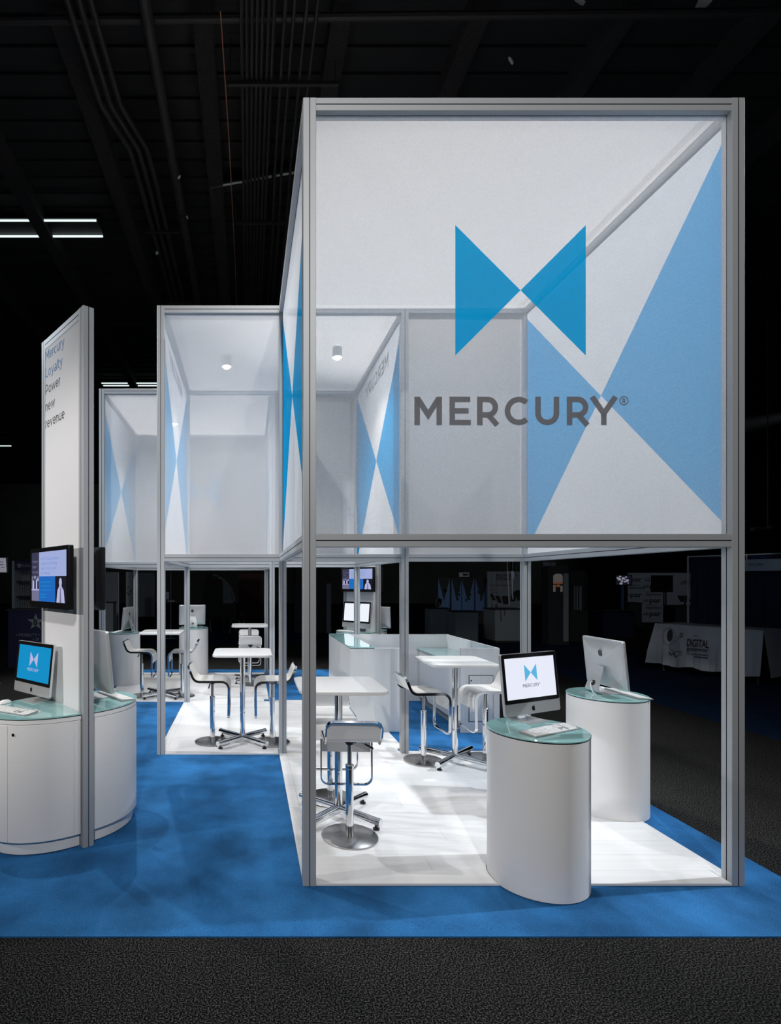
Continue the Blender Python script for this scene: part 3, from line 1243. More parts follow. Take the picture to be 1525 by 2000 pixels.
    for i in range(len(prof) - 1):
        for k in range(4):
            f.append((i * 4 + k, i * 4 + (k + 1) % 4, (i + 1) * 4 + (k + 1) % 4, (i + 1) * 4 + k))
    f += [(3, 2, 1, 0), tuple((len(prof) - 1) * 4 + k for k in range(4))]
    b.add(v, f)
    st = b.build('stand', M['imac'], t, angle=60)
    b = MB()
    cpt = Vector((0, 0.0835, 0.083))
    nn = Vector((0, 0.957, 0.29))
    b.cyl(cpt - nn * 0.001, cpt + nn * 0.0012, 0.024, 24)
    b.build('cable_hole', M['blackmatte'], st)
    b = MB()
    b.tube([(0.012, 0.083, 0.09), (0.012, 0.098, 0.084), (-0.005, 0.110, 0.062), (-0.03, 0.116, 0.03), (-0.045, 0.112, 0.006), (-.07, .104, .005)], 0.0038, 6)
    b.build('power_cable', M['mousew'], t)
    return t


def make_keyboard(label):
    t = thing('keyboard', label, 'keyboard', (0, 0, 0))
    W_, D_ = 0.43, 0.114
    b = MB()
    v = [(-W_ / 2, -D_ / 2, 0.001), (W_ / 2, -D_ / 2, 0.001), (W_ / 2, D_ / 2, 0.001), (-W_ / 2, D_ / 2, 0.001),
         (-W_ / 2, -D_ / 2, 0.006), (W_ / 2, -D_ / 2, 0.006), (W_ / 2, D_ / 2, 0.016), (-W_ / 2, D_ / 2, 0.016)]
    b.add(v, [(0, 3, 2, 1), (4, 5, 6, 7), (0, 1, 5, 4), (1, 2, 6, 5), (2, 3, 7, 6), (3, 0, 4, 7)])
    b.build('base', M['keybed'], t)
    b = MB(Matrix.Translation((0, 0, 0.011)) @ Matrix.Rotation(math.atan2(0.010, D_), 4, 'X'))
    u = 0.0190
    y0 = -D_ / 2 + 0.006
    rows = [[1.3, 1.3, 1.3, 5.6, 1.3, 1.3, 1.3], [2.2] + [1] * 10 + [2.2], [1.8] + [1] * 11 + [1.6], [1.5] + [1] * 12 + [.9], [1] * 13 + [1.4], [1.03] * 14]
    for j, row in enumerate(rows):
        h = 0.0135 if j < 5 else 0.0085
        yy = y0 + j * 0.0178
        x = -W_ / 2 + 0.006
        for kx in row:
            b.box((x, yy, 0), (x + kx * u - .0045, yy + h, 0.003))
            x += kx * u
        for k in range(3):
            if j in (1,) and k != 1:
                continue
            if j == 2:
                continue
            b.box((x + .006 + k * u, yy, 0), (x + .006 + k * u + u - .0045, yy + h, 0.003))
        for k in range(4):
            b.box((x + .018 + (3 + k) * u, yy, 0), (min(x + .018 + (3 + k) * u + u - .003, W_ / 2 - .004), yy + h, 0.003))
    b.build('keys', M['key'], t, kind='stuff')
    b = MB()
    b.tube([(W_ / 2 - .02, D_ / 2, .010), (W_ / 2 + .0, D_ / 2 + .02, .006), (W_ / 2 - .05, D_ / 2 + .045, .004), (W_ / 2 - .10, D_ / 2 + .06, .004)], 0.002, 5)
    b.build('cable', M['mousew'], t)
    return t


def make_mouse(label, loc, rz):
    t = thing('computer_mouse', label, 'mouse', loc, rz)
    b = MB()
    prof = []
    for k in range(9):
        a = R(90 * k / 8)
        prof.append((math.cos(a) * 1.0, math.sin(a)))
    n = 24
    v = []
    for r_, z in prof:
        for k in range(n):
            tt = 2 * PI * k / n
            v.append((0.030 * max(r_, .01) * math.cos(tt), 0.056 * max(r_, .01) * math.sin(tt), 0.002 + 0.026 * z))
    f = []
    for i in range(8):
        for k in range(n):
            f.append((i * n + k, i * n + (k + 1) % n, (i + 1) * n + (k + 1) % n, (i + 1) * n + k))
    f.append(tuple(range(n - 1, -1, -1)))
    f.append(tuple(8 * n + k for k in range(n)))
    b.add(v, f)
    b.build('shell', M['mousew'], t)
    b = MB()
    b.lathe([(.004, .026), (.004, .029), (.002, .030)], (0, 0.028), 10)
    b.build('scroll_ball', M['bggrey'], t)
    return t


def place(o, x, y, z, yaw):
    """yaw 0 faces the camera side (-y); positive turns the screen towards +x"""
    o.location = (x, y, z)
    o.rotation_euler = (0, 0, yaw)
    return o


def sym(x, y):
    return (0.77 - x, 14.68 - y)


OFF = 0.045  # the panel bottom sits this far in front of the origin


def at_panel(px, py, yaw):
    return (px - math.sin(yaw) * OFF * 1.0, py + math.cos(yaw) * OFF)


c1 = make_computer('white', 'silver desktop computer with white logo screen on the front round pedestal')
x, y = at_panel(1.905, 3.675, R(25))
place(c1, x, y, ZP, R(25))
c3 = make_computer('cyan', 'silver desktop computer with cyan logo screen left of the tall fin')
x3, y3 = at_panel(-1.684, 4.300, R(-40))
place(c3, x3, y3, ZP, R(-40))
c5 = make_computer('page', 'silver desktop computer showing a web page on the half-round cabinet behind the counter')
c5.scale = (1.21, 1.21, 1.21)
x5, y5 = fin_pt(-.086, .235)
p5 = sym(x5, y5)
place(c5, p5[0], p5[1], ZP, R(130 + 180))
x, y = at_panel(3.03, 4.64, R(90))
dup(c1, (x, y, ZP), R(90), 'silver desktop computer seen from behind on the right round pedestal')
dup(c5, (x5, y5, ZP), R(130), 'silver desktop computer seen from behind on the right side of the tall fin')
x, y = sym(x3, y3)
dup(c3, (x, y, ZP), R(140), 'computer edge peeking out right of the rear banner fin behind the counter')
dup(c1, (-1.10, 11.06, ZP), R(192), 'silver desktop computer seen squarely from behind in the rear tower')
x, y = sym(*at_panel(3.03, 4.64, R(90)))
dup(c1, (x + .05, y + .03, ZP), R(262), 'silver desktop computer seen edge-on, turned left, in the rear tower')

k1 = make_keyboard('white keyboard in front of the white logo screen on the front pedestal')
place(k1, 1.885, 3.445, ZP, R(27))
KB = [(3.128, 4.56, 92, 'white keyboard beyond the computer on the right round pedestal'),
      (-1.700, 3.972, -28, 'white keyboard in front of the cyan screen at the left edge'),
      (*fin_pt(.02, .405), 130, 'white keyboard on the right side of the tall fin'),
      (*sym(*fin_pt(.02, .405)), 310, 'white keyboard before the web page screen behind the counter'),
      (-2.37, 10.06, 268, 'white keyboard on the leftmost rear pedestal'),
      (-1.12, 11.24, 195, 'white keyboard beyond the computer on the rear pedestal near the posts')]
for x, y, a, lab in KB:
    dup(k1, (x, y, ZP), R(a), lab)
make_mouse('white mouse at the left edge behind the keyboard', (-1.855, 4.225, ZP), R(-35))
make_mouse('white mouse beside the stand of the computer turned away at right', (3.035, 4.765, ZP), R(90))

# cable port in the glass of the right pedestal
b = MB()
b.lathe([(0.035, 0), (0.035, 0.003), (0.02, 0.0035)], n=20)
o = b.build('cable_grommet', M['bggrey'])
o.location = (2.81, 4.62, ZP)
tag(o, 'grey cable port in the glass of the right round pedestal', 'cable port')

# ------------------------------------------------------------------ banner fins
def prof_local(name, p0, p1, parent):
    return profile(name, p0, p1, parent)


def make_fin(label):
    t = thing('banner_fin', label, 'banner stand', (FC[0], FC[1], 0.009), FA)
    prof_local('post', (0.37, 0, 0), (0.37, 0, FH), t)
    prof_local('post', (-0.37, 0, 0), (-0.37, 0, FH), t)
    for z in (FH - .04, 0.06):
        prof_local('beam', (-0.33, 0, z), (0.33, 0, z), t)
    b = MB()
    b.box((-0.33, -0.0385, 0.10), (0.33, 0.0385, FH - .08))
    p = b.build('graphic_panel', M['finpanel'], t)
    # text on the left face (local -y): reads along +x seen from -y
    for sy_ in (-1, 1):
        for i, (s, mi) in enumerate((('Mercury', 0), ('Loyalty', 0), ('Power', 1), ('new', 1), ('revenue', 1))):
            b = MB()
            text_strokes(b, s, (0.322 * sy_, 0.0395 * sy_, 3.655 - i * 0.136), (-sy_, 0, 0), (0, 0, 1), 0.078, 0.105, 0.135)
            b.build('lettering', M['inkblack'] if mi else M['inkblue'], p)
    return t


fin = make_fin('tall white banner fin at left with blue and black lettering')
fs_ = sym(*FC)
dup(fin, (fs_[0], fs_[1], 0.009), FA + PI, 'white banner fin far behind the reception counter')


def half_ellipse(a, bb, off, t0=0, t1=180, n=36):
    return [(a * math.cos(R(t0 + (t1 - t0) * k / n)), off + bb * math.sin(R(t0 + (t1 - t0) * k / n))) for k in range(n + 1)]


def curved_panel(mb, a, bb, off, t0, t1, z0, z1, thick, n=24):
    o_ = half_ellipse(a + thick, bb + thick, off, t0, t1, n)
    i_ = half_ellipse(a - .004, bb - .004, off, t0, t1, n)
    poly = o_ + i_[::-1]
    m = n + 1
    v = [(x, y, z0) for x, y in o_] + [(x, y, z0) for x, y in i_] + [(x, y, z1) for x, y in o_] + [(x, y, z1) for x, y in i_]
    f = []
    for k in range(n):
        f += [(k, k + 1, 2 * m + k + 1, 2 * m + k), (m + k + 1, m + k, 3 * m + k, 3 * m + k + 1),
              (2 * m + k, 2 * m + k + 1, 3 * m + k + 1, 3 * m + k), (k + 1, k, m + k, m + k + 1)]
    f += [(0, 2 * m, 3 * m, m), (n, m + n, 3 * m + n, 2 * m + n)]
    mb.add(v, f)


def make_half_stand(label, side):
    """half-round cabinet against one face of the fin; built towards local +y"""
    t = thing('half_round_cabinet', label, 'pedestal', (FC[0], FC[1], 0.0155), FA + (PI if side < 0 else 0))
    a, bb, off = 0.385, 0.515, 0.046
    b = MB()
    b.prism(half_ellipse(a - .03, bb - .03, off), 0, 0.085)
    b.build('plinth', M['ped'], t)
    b = MB()
    b.prism(half_ellipse(a - .006, bb - .006, off), 0.0875, 0.895)
    b.build('body', M['ped'], t)
    b = MB()
    b.prism(half_ellipse(a, bb, off), 0.898, 0.925)
    b.build('top_rim', M['ped'], t)
    spans = ((2, 100, 'door'), (101, 176, None)) if side > 0 else ((4, 58, None), (59, 120.5, None), (121.5, 174.5, 'door'), (175.5, 178.5, None))
    for t0, t1, nm in spans:
        b = MB()
        curved_panel(b, a - .006, bb - .006, off, t0, t1, 0.092, 0.890, 0.006)
        d = b.build('door' if nm else 'side_panel', M['ped'], t)
        if nm:
            tt = R(t1 - 5 if side > 0 else t0 + 5)
            cx, cy = (a) * math.cos(tt), off + (bb) * math.sin(tt)
            n_ = Vector((math.cos(tt) / a, math.sin(tt) / bb, 0)).normalized()
            b = MB()
            p = Vector((cx, cy, 0.83))
            b.cyl(p - n_ * .004, p + n_ * 0.006, 0.0095, 16)
            b.build('lock', M['black'], d)
    b = MB()
    b.prism(half_ellipse(a - .002, bb - .002, off), 0.9252, 0.932)
    b.build('black_rim', M['edge'], t)
    b = MB()
    b.prism(half_ellipse(a + .003, bb + .003, off), 0.9322, 0.942)
    b.build('glass_top', M['glass'], t)
    return t


hl = make_half_stand('white half-round cabinet with door lock on the left face of the fin', -1)
hr = make_half_stand('white half-round cabinet on the right face of the tall fin', 1)
dup(hr, (fs_[0], fs_[1], 0.0155), FA + PI, 'white half-round cabinet under the web page computer behind the counter')
dup(hl, (fs_[0], fs_[1], 0.0155), FA, 'white half-round cabinet on the far side of the rear fin')

# ------------------------------------------------------------------ wall televisions


def make_tv(label, loc, rz):
    """screen towards local -y; origin at the screen centre height"""
    t = thing('television', label, 'television', loc, rz)
    W_, H_ = 0.79, 0.46
    b = MB()
    pts = rrect(W_, H_, 0.012, 4)
    n = len(pts)

    def ring(s, yy):
        return [(x * s, yy, z * s) for x, z in pts]
    rs = [ring(0.985, -0.022), ring(1, -0.018), ring(1, 0.012), ring(0.9, 0.03), ring(0.6, 0.045)]
    v = [p for r in rs for p in r]
    f = []
    for i in range(len(rs) - 1):
        for k in range(n):
            f.append((i * n + k, i * n + (k + 1) % n, (i + 1) * n + (k + 1) % n, (i + 1) * n + k))
    f += [tuple(range(n - 1, -1, -1)), tuple((len(rs) - 1) * n + k for k in range(n))]
    b.add(v, f)
    b.build('casing', M['black'], t, angle=25)
    b = MB()
    b.box((-.13, .045, -.10), (.13, .058, .10))
    b.box((-.03, .055, -.06), (.03, .075, .06))
    b.box((.10, .046, -.14), (.13, .06, .16))
    b.box((-.13, .046, -.14), (-.10, .06, .16))
    b.build('wall_bracket', M['blackmatte'], t)
    # screen
    sx, z0, z1, yy = 0.352, -0.180, 0.198, -0.0228
    xa = -sx
    b = MB()

    def q(x0, x1, a, c, mi, dy=0.0):
        b.poly([(x0, yy - dy, a), (x1, yy - dy, a), (x1, yy - dy, c), (x0, yy - dy, c)], mi)
    xs = xa + 0.165
    xm = 0.145
    zm = 0.012
    q(xa, xs, zm, z1, 0)
    q(xs, sx, zm, z1, 1)
    q(xa, xs, z0, zm, 2)
    q(xs, xm, z0, zm, 3)
    q(xm, sx, z0, zm, 4)
    d = b.build('display', [M['scr_slate'], M['scr_pale'], M['scr_grey'], M['scr_blue'], M['scr_black']], t)
    yt = -0.0236
    for i, s in enumerate(('with U.S.-based customer', 'support and technology', 'experts ready to solve', 'any challenge.')):
        b = MB()
        font_mesh(b, s, (xs + .045, yt, 0.135 - i * .036), (1, 0, 0), (0, 0, 1), 0.034, 0)
        b.build('screen_text', M['scr_txt'], d)
    for i, s in enumerate(('Customer', 'support', 'done right')):
        b = MB()
        font_mesh(b, s, (xa + .02, yt, 0.120 - i * .042), (1, 0, 0), (0, 0, 1), 0.030, 0)
        b.build('screen_text', M['scr_grey'], d)
    for i, zz in enumerate((-.035, -.065, -.095, -.130, -.150)):
        b = MB()
        b.poly([(xs + .03, yt, zz), (xs + (.25 if i < 3 else .14), yt, zz), (xs + (.25 if i < 3 else .14), yt, zz + .006), (xs + .03, yt, zz + .006)])
        b.build('screen_text', M['scr_cyan'], d)
    # two small photographs: a group of people, a person in a light jacket
    b = MB()
    for cx, hgt, mi in ((-.31, .09, 0), (-.275, .11, 1), (-.24, .10, 0), (-.21, .085, 1)):
        b.poly([(cx - .018, yt, -.085), (cx + .018, yt, -.085), (cx + .014, yt, -.085 + hgt * .7), (cx - .014, yt, -.085 + hgt * .7)], mi)
        b.poly([(cx + .010 * math.cos(2 * PI * k / 8), yt, -.075 + hgt * .75 + .012 * math.sin(2 * PI * k / 8)) for k in range(8)], 0 if mi else 1)
    b.poly([(xa, yt, -.098), (xs, yt, -.098), (xs, yt, -.088), (xa, yt, -.088)], 0)
    cx = .245
    b.poly([(cx - .075, yt, z0), (cx + .08, yt, z0), (cx + .06, yt, -.09), (cx + .02, yt, -.06), (cx - .02, yt, -.06), (cx - .055, yt, -.09)], 0)
    b.poly([(cx - .015, yt - .0004, z0), (cx + .02, yt - .0004, z0), (cx + .008, yt - .0004, -.07), (cx - .004, yt - .0004, -.07)], 2)
    b.poly([(cx + .027 * math.cos(2 * PI * k / 12), yt, -.035 + .034 * math.sin(2 * PI * k / 12)) for k in range(12)], 0)
    b.build('screen_photo', [M['scr_lilac'], M['scr_black'], M['scr_grey']], d)
    return t


p = fin_pt(0, -0.116)
tvl = make_tv('black television with lit slide on the left face of the tall fin', (p[0], p[1], 1.917), FA)
p = fin_pt(0, 0.116)
dup(tvl, (p[0], p[1], 1.910), FA + PI, 'black television seen edge-on on the right face of the tall fin')
p = sym(*fin_pt(0, 0.116))
dup(tvl, (p[0], p[1], 1.917), FA, 'lit television on the rear banner fin behind the counter')
p = sym(*fin_pt(0, -0.116))
dup(tvl, (p[0], p[1], 1.910), FA + PI, 'television on the far face of the rear banner fin')

# ------------------------------------------------------------------ bar tables


def make_table(label, x, y):
    t = thing('bar_table', label, 'table', (x, y, FLZ + .0005), 0, 'square white bar tables')
    b = MB()
    b.prism(rrect(0.665, 0.665, 0.085, 8), 1.024, 1.052)
    b.build('tabletop', M['tabletop'], t, bevel=0.006, seg=3)
    b = MB()
    b.cyl((0, 0, 0.05), (0, 0, 1.015), 0.031, 28)
    b.build('column', M['chrome'], t)
    b = MB()
    b.box((-.16, -.16, 1.015), (.16, .16, 1.0235))
    b.build('mount_plate', M['blackmatte'], t)
    for k in range(4):
        a = R(45 + 90 * k)
        d = Vector((math.cos(a), math.sin(a), 0))
        b = MB()
        b.cyl(d * 0.018 + Vector((0, 0, .068)), d * 0.385 + Vector((0, 0, .062)), 0.029, 24)
        leg = b.build('leg', M['chrome'], t)
        b = MB()
        c = d * 0.345
        b.cyl((c.x, c.y, 0.0), (c.x, c.y, 0.012), 0.025, 16)
        b.cyl((c.x, c.y, 0.012), (c.x, c.y, 0.040), 0.012, 12)
        b.build('glide', M['black'], leg)
    return t


tb = make_table('white square bar table nearest the front left post of the front tower', 0.725, 4.40)
for x, y, lab in ((2.14, 5.70, 'white square bar table in front of the reception counter, front tower right half'),
                  (-0.055, 6.40, 'white square bar table in the narrow bay left of the front tower'),
                  (-1.375, 8.95, 'white square bar table in the rear tower between two round pedestals'),
                  (0.045, 10.28, 'white square bar table farthest back, behind the left bay')):
    dup(tb, (x, y, FLZ + .0005), 0, lab)

# ------------------------------------------------------------------ bar stools


def fillet(P, rad, n=8):
    out = [Vector(P[0])]
    for i in range(1, len(P) - 1):
        a, b_, c = Vector(P[i - 1]), Vector(P[i]), Vector(P[i + 1])
        d1, d2 = (a - b_).normalized(), (c - b_).normalized()
        ang = math.acos(max(-1, min(1, d1.dot(d2))))
        r_ = rad[i - 1]
        L = r_ / math.tan(ang / 2)
        bis = (d1 + d2).normalized()
        ctr = b_ + bis * (r_ / math.sin(ang / 2))
        p1, p2 = b_ + d1 * L, b_ + d2 * L
        a1 = math.atan2(p1.y - ctr.y, p1.x - ctr.x)
        a2 = math.atan2(p2.y - ctr.y, p2.x - ctr.x)
        while a2 - a1 > PI:
            a2 -= 2 * PI
        while a2 - a1 < -PI:
            a2 += 2 * PI
        for k in range(n + 1):
            aa = a1 + (a2 - a1) * k / n
            out.append(Vector((ctr.x + r_ * math.cos(aa), ctr.y + r_ * math.sin(aa))))
    out.append(Vector(P[-1]))
    return out


SEATP = fillet([(-0.255, 0.905), (-0.185, 0.737), (0.205, 0.737), (0.200, 0.315)], [0.075, 0.085])


def along(P):
    S = [0]
    for i in range(1, len(P)):
        S.append(S[-1] + (P[i] - P[i - 1]).length)
    return S


SEATS = along(SEATP)


def seat_at(s):
    s = max(0, min(SEATS[-1], s))
    for i in range(len(SEATP) - 1):
        if s <= SEATS[i + 1] + 1e-9:
            f = (s - SEATS[i]) / max(SEATS[i + 1] - SEATS[i], 1e-9)
            p = SEATP[i].lerp(SEATP[i + 1], f)
            d = (SEATP[i + 1] - SEATP[i]).normalized()
            return p, Vector((-d.y, d.x))
    return SEATP[-1], Vector((0, 1))


def seat_n(s):
    n = Vector((0, 0))
    for ds in (-.012, 0, .012):
        n += seat_at(s + ds)[1]
    return n.normalized()


def make_stool(label, x, y, rz):
    t = thing('bar_stool', label, 'stool', (x, y, FLZ + .0005), rz, 'white and chrome bar stools')
    b = MB()
    b.lathe([(0.200, 0), (0.205, 0.003), (0.205, 0.009), (0.200, 0.012)], n=48)
    b.build('base_plate', M['steel'], t)
    b = MB()
    b.lathe([(0.029, 0.0125), (0.029, 0.50), (0.031, 0.502), (0.031, 0.525), (0.027, 0.530)], n=24)
    b.build('column', M['chrome'], t)
    b = MB()
    b.cyl((0, 0, 0.530), (0, 0, 0.700), 0.0155, 18)
    b.build('gas_lift', M['steel'], t)
    b = MB()
    b.box((-.055, -.04, .700), (.055, .04, .718))
    b.cyl((0, 0, 0.676), (0, 0, 0.70), 0.026, 16)
    b.build('seat_mount', M['blackmatte'], t)
    b = MB()
    b.tube([(-0.02, -0.02, 0.706), (-0.02, -0.07, 0.700), (-0.025, -0.115, 0.682)], 0.004, 6)
    lv = b.build('lever', M['steel'], t)
    b = MB()
    b.tube([(-0.024, -0.105, 0.686), (-0.032, -0.165, 0.655)], 0.008, 8)
    b.build('lever_grip', M['black'], lv)
    # shell
    W_ = 0.385
    L = SEATS[-1]
    Ls = 0.70
    r_ = 0.055
    ss = [0.012 + 0.0, 0.016, 0.022, 0.032, 0.045, 0.06] + [0.06 + (Ls - 0.06) * k / 34 for k in range(1, 35)]
    b = MB()
    v = []
    th = 0.011
    for s in ss:
        p, _ = seat_at(s)
        n = seat_n(s)
        hw = W_ / 2 - 0.008
        if s < r_:
            hw = W_ / 2 - 0.008 - r_ + math.sqrt(max(r_ * r_ - (r_ - s) ** 2, 0))
        for sg, o_ in ((-1, th / 2), (1, th / 2), (1, -th / 2), (-1, -th / 2)):
            q = p + n * (o_ + 0.002)
            v.append((q.x, sg * hw, q.y))
    f = []
    for i in range(len(ss) - 1):
        for k in range(4):
            f.append((i * 4 + k, i * 4 + (k + 1) % 4, (i + 1) * 4 + (k + 1) % 4, (i + 1) * 4 + k))
    f += [(0, 1, 2, 3), tuple((len(ss) - 1) * 4 + k for k in (3, 2, 1, 0))]
    b.add(v, f)
    b.build('seat_shell', M['seat'], t, angle=50)
    # chrome loop frame
    loop = []
    rc = 0.055
    for cx, cy, a0 in ((rc, W_ / 2 - rc, 180), (rc, -W_ / 2 + rc, 180), (L - rc, -W_ / 2 + rc, 0), (L - rc, W_ / 2 - rc, 0)):
        pass

    def arcsy(cs, cy, a0, a1):
        return [(cs + rc * math.cos(R(a0 + (a1 - a0) * k / 8)), cy + rc * math.sin(R(a0 + (a1 - a0) * k / 8))) for k in range(9)]
    sy = arcsy(rc, W_ / 2 - rc, 90, 180) + arcsy(rc, -W_ / 2 + rc, 180, 270)
    k0 = rc
    mids = [rc + (L - 2 * rc) * k / 46 for k in range(1, 46)]
    sy += [(s, -W_ / 2) for s in mids]
    sy += arcsy(L - rc, -W_ / 2 + rc, 270, 360) + arcsy(L - rc, W_ / 2 - rc, 0, 90)
    sy += [(s, W_ / 2) for s in mids[::-1]]
    pts, nr = [], []
    for s, yy in sy:
        p, _ = seat_at(s)
        n = seat_n(s)
        q = p - n * 0.008
        pts.append((q.x, yy, q.y))
        nr.append((n.x, 0, n.y))
    b = MB()
    b.ribbon(pts, nr, 0.026, 0.010)
    b.build('frame', M['chrome'], t, angle=40)
    return t


st = make_stool('white bar stool in the front, its back turned to the camera', 0.747, 4.04, R(87))
STOOLS = [(0.715, 4.75, -91, 'white bar stool facing the camera behind the front left bar table'),
          (1.831, 5.74, 4, 'white bar stool left of the bar table before the counter, facing right'),
          (2.503, 5.82, 184, 'white bar stool before the locker door of the counter, facing left'),
          (-0.405, 6.42, 0, 'white bar stool in the left bay facing right'),
          (0.288, 6.40, 180, 'white bar stool in the left bay half hidden by a post, facing left'),
          (-1.713, 8.98, 0, 'white bar stool in the rear tower beside the leftmost round pedestal'),
          (-1.058, 8.98, 180, 'white bar stool in the rear tower right of its bar table, facing left'),
          (0.055, 9.96, 90, 'white bar stool at the farthest bar table, back to the camera'),
          (0.030, 10.66, -90, 'white bar stool behind the farthest bar table, facing the camera')]
for x, y, a, lab in STOOLS:
    dup(st, (x, y, FLZ + .0005), R(a), lab)

# ------------------------------------------------------------------ reception counter
rc_ = thing('reception_counter', 'white U-shaped reception counter with blue-green glass ledges', 'counter', (0, 0, 0))
yb0, yb1 = 6.84, 8.585
HC = 1.06
b = MB()
b.box((1.272, yb0, 0.028), (1.93, yb0 + .03, HC))
b.build('front_panel', M['panel'], rc_)
b = MB()
b.box((1.272, yb0 + .031, 0.028), (1.30, yb1, HC))
b.build('side_panel', M['panel'], rc_)
b = MB()
b.box((1.272, yb1 + .001, 0.028), (3.12, yb1 + .032, HC))
b.build('back_panel', M['panel'], rc_)
b = MB()
b.box((3.09, yb0 + .031, 0.012), (3.12, yb1, HC))
b.build('side_panel', M['panel'], rc_)
b = MB()
b.box((2.64, yb0, 0.012), (3.12, yb0 + .03, HC))
fp = b.build('front_panel', M['panel'], rc_)
b = MB()
b.box((2.745, yb0 - .006, 0.16), (3.035, yb0 - .0005, 0.72))
dr = b.build('locker_door', M['panel'], rc_)
b = MB()
for x0_, x1_, z0_, z1_ in ((2.739, 2.744, .155, .725), (3.036, 3.041, .155, .725), (2.739, 3.041, .722, .727), (2.739, 3.041, .153, .158)):
    b.box((x0_, yb0 - .0035, z0_), (x1_, yb0 - .0003, z1_))
b.build('door_gap', M['edge'], rc_)
b = MB()
b.cyl((2.765, yb0 - .012, .66), (2.765, yb0 - .006, .66), .009, 12)
b.build('lock', M['black'], dr)
b = MB()
b.box((1.266, yb0 - .006, HC + .001), (1.572, yb1 + .03, HC + .012))
b.build('glass_ledge', M['glass'], rc_)
b = MB()
b.box((1.268, yb0 - .003, HC - .006), (1.570, yb0 - .0004, HC + .0005))
b.build('black_rim', M['edge'], rc_)
b = MB()
b.box((2.63, yb0 + .032, 0.84), (3.085, yb1 - .01, 0.852))
b.build('glass_desk', M['glass'], rc_)
b = MB()
b.box((2.655, yb0 + .032, 0.80), (3.08, yb1 - .02, 0.838))
b.build('desk_frame', M['alu'], rc_)
b = MB()
b.box((2.66, yb0 + .032, 0.11), (3.08, yb1 - .02, 0.798))
b.build('desk_cabinet', M['panel'], rc_)
b = MB()
b.box((2.69, yb0 + .05, 0.012), (3.07, yb1 - .04, 0.108))
b.build('plinth', M['bggrey'], rc_)

# ------------------------------------------------------------------ dark hall: neighbouring booths


def bbox(name, label, cat, a, b_, m, rz=0, group=None, bevel=0.0):
    cx, cy = (a[0] + b_[0]) / 2, (a[1] + b_[1]) / 2
    t = thing(name, label, cat, (cx, cy, a[2]), rz, group)
    bb = MB()
    bb.box((a[0] - cx, a[1] - cy, 0), (b_[0] - cx, b_[1] - cy, b_[2] - a[2]))
    return t, bb, cx, cy


# draped demonstration table
DT = thing('draped_table', 'demonstration table under a printed white cloth in the dark at right', 'table', (8.95, 10.815, 0.007), math.atan2(-0.92, 0.38))
# local x runs along the front edge towards the viewer, local -y is the front
b = MB()
Lh = 0.92
b.box((-Lh + .02, 0.02, 0.92), (Lh - .02, 0.72, 0.985))
for sx in (-1, 1):
    for yy in (.08, .66):
        b.cyl((sx * (Lh - .12), yy, 0), (sx * (Lh - .12), yy, .92), 0.02, 8)
b.build('trestle', M['bgdark'], DT)
b = MB()
n = 40
v = []
for i in range(n + 1):
    x = -Lh + 2 * Lh * i / n
    wv = 0.018 * math.sin(i * 0.9) + 0.012 * math.sin(i * 2.1)
    fl_ = -0.14 if i == 0 else 0
    v += [(x, 0.74, 0.99), (x, -0.005, 0.99), (x + fl_ * .4, -0.03 + wv * .3, 0.72), (x + fl_ * .8, -0.07 + wv, 0.42), (x + fl_, -0.10 + wv * 1.8, 0.15 + 0.02 * math.sin(i * .5))]
f = []
for i in range(n):
    for k in range(4):
        f.append((i * 5 + k, (i + 1) * 5 + k, (i + 1) * 5 + k + 1, i * 5 + k + 1))
b.add(v, f)
# side drapes
for sx in (-1, 1):
    x = sx * Lh
    b.poly([(x, -0.005, .99), (x, .74, .99), (x + sx * .10, .76, .16), (x + sx * .14, -.08, .16)])
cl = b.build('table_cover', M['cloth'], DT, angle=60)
b = MB()
fr = lambda x, z: (x, -0.135 + 0.11 * (z - 0.15) / 0.84 + 0.0, z)


def fpoly(pts, mi):
    b.poly([fr(x, z) for x, z in pts], mi)


TX = (0, .13, 1)
font_fit(b, 'DIGITAL', fr(-.277, .585), (1, 0, 0), TX, .375, .155, 0, .012)
font_fit(b, 'gateway', fr(-.277, .505), (1, 0, 0), TX, .375, .085, 0, .002)
font_fit(b, 'automate', fr(-.19, .425), (1, 0, 0), TX, .30, .05, 0, .001)
b.poly([fr(-.277, .445), fr(-.21, .445), fr(-.21, .452), fr(-.277, .452)], 0)
b.poly([fr(-.13, .385), fr(.10, .385), fr(.10, .40), fr(-.13, .40)], 0)
for k in range(5):
    a0 = 150 - 24 * k
    for q in stroke([(-.13 + .055 * math.cos(R(a0)), .755 + .05 * math.sin(R(a0))), (-.13 + .055 * math.cos(R(a0 - 16)), .755 + .05 * math.sin(R(a0 - 16)))], 0.009):
        b.poly([fr(p_.x, p_.y) for p_ in q], 0)
# picture of an astronaut: helmet ring, dark visor, torso, hose, glove fingers
for q in stroke(arc(-.62, .745, .125, .175, 0, 345, 24), .014, True):
    b.poly([fr(p_.x, p_.y) for p_ in q], 1)
fpoly([(-.60 + .055 * math.cos(R(t_)), .765 + .125 * math.sin(R(t_))) for t_ in range(0, 360, 24)], 0)
fpoly([(-.60, .60), (-.54, .66), (-.42, .64), (-.42, .46), (-.53, .44), (-.60, .52)], 1)
fpoly([(-.585, .655), (-.535, .63), (-.43, .70), (-.43, .745), (-.50, .80)], 1)
for q in stroke([(-.585, .43), (-.55, .37), (-.50, .42), (-.47, .35), (-.43, .37)], .016):
    b.poly([fr(p_.x, p_.y) for p_ in q], 0)
for zz in (.82, .785, .75, .45, .415, .38):
    fpoly([(-.42, zz), (-.35, zz + .012), (-.35, zz + .022), (-.42, zz + .012)], 0)
b.build('cover_print', [M['inkblack'], M['bggrey']], cl)

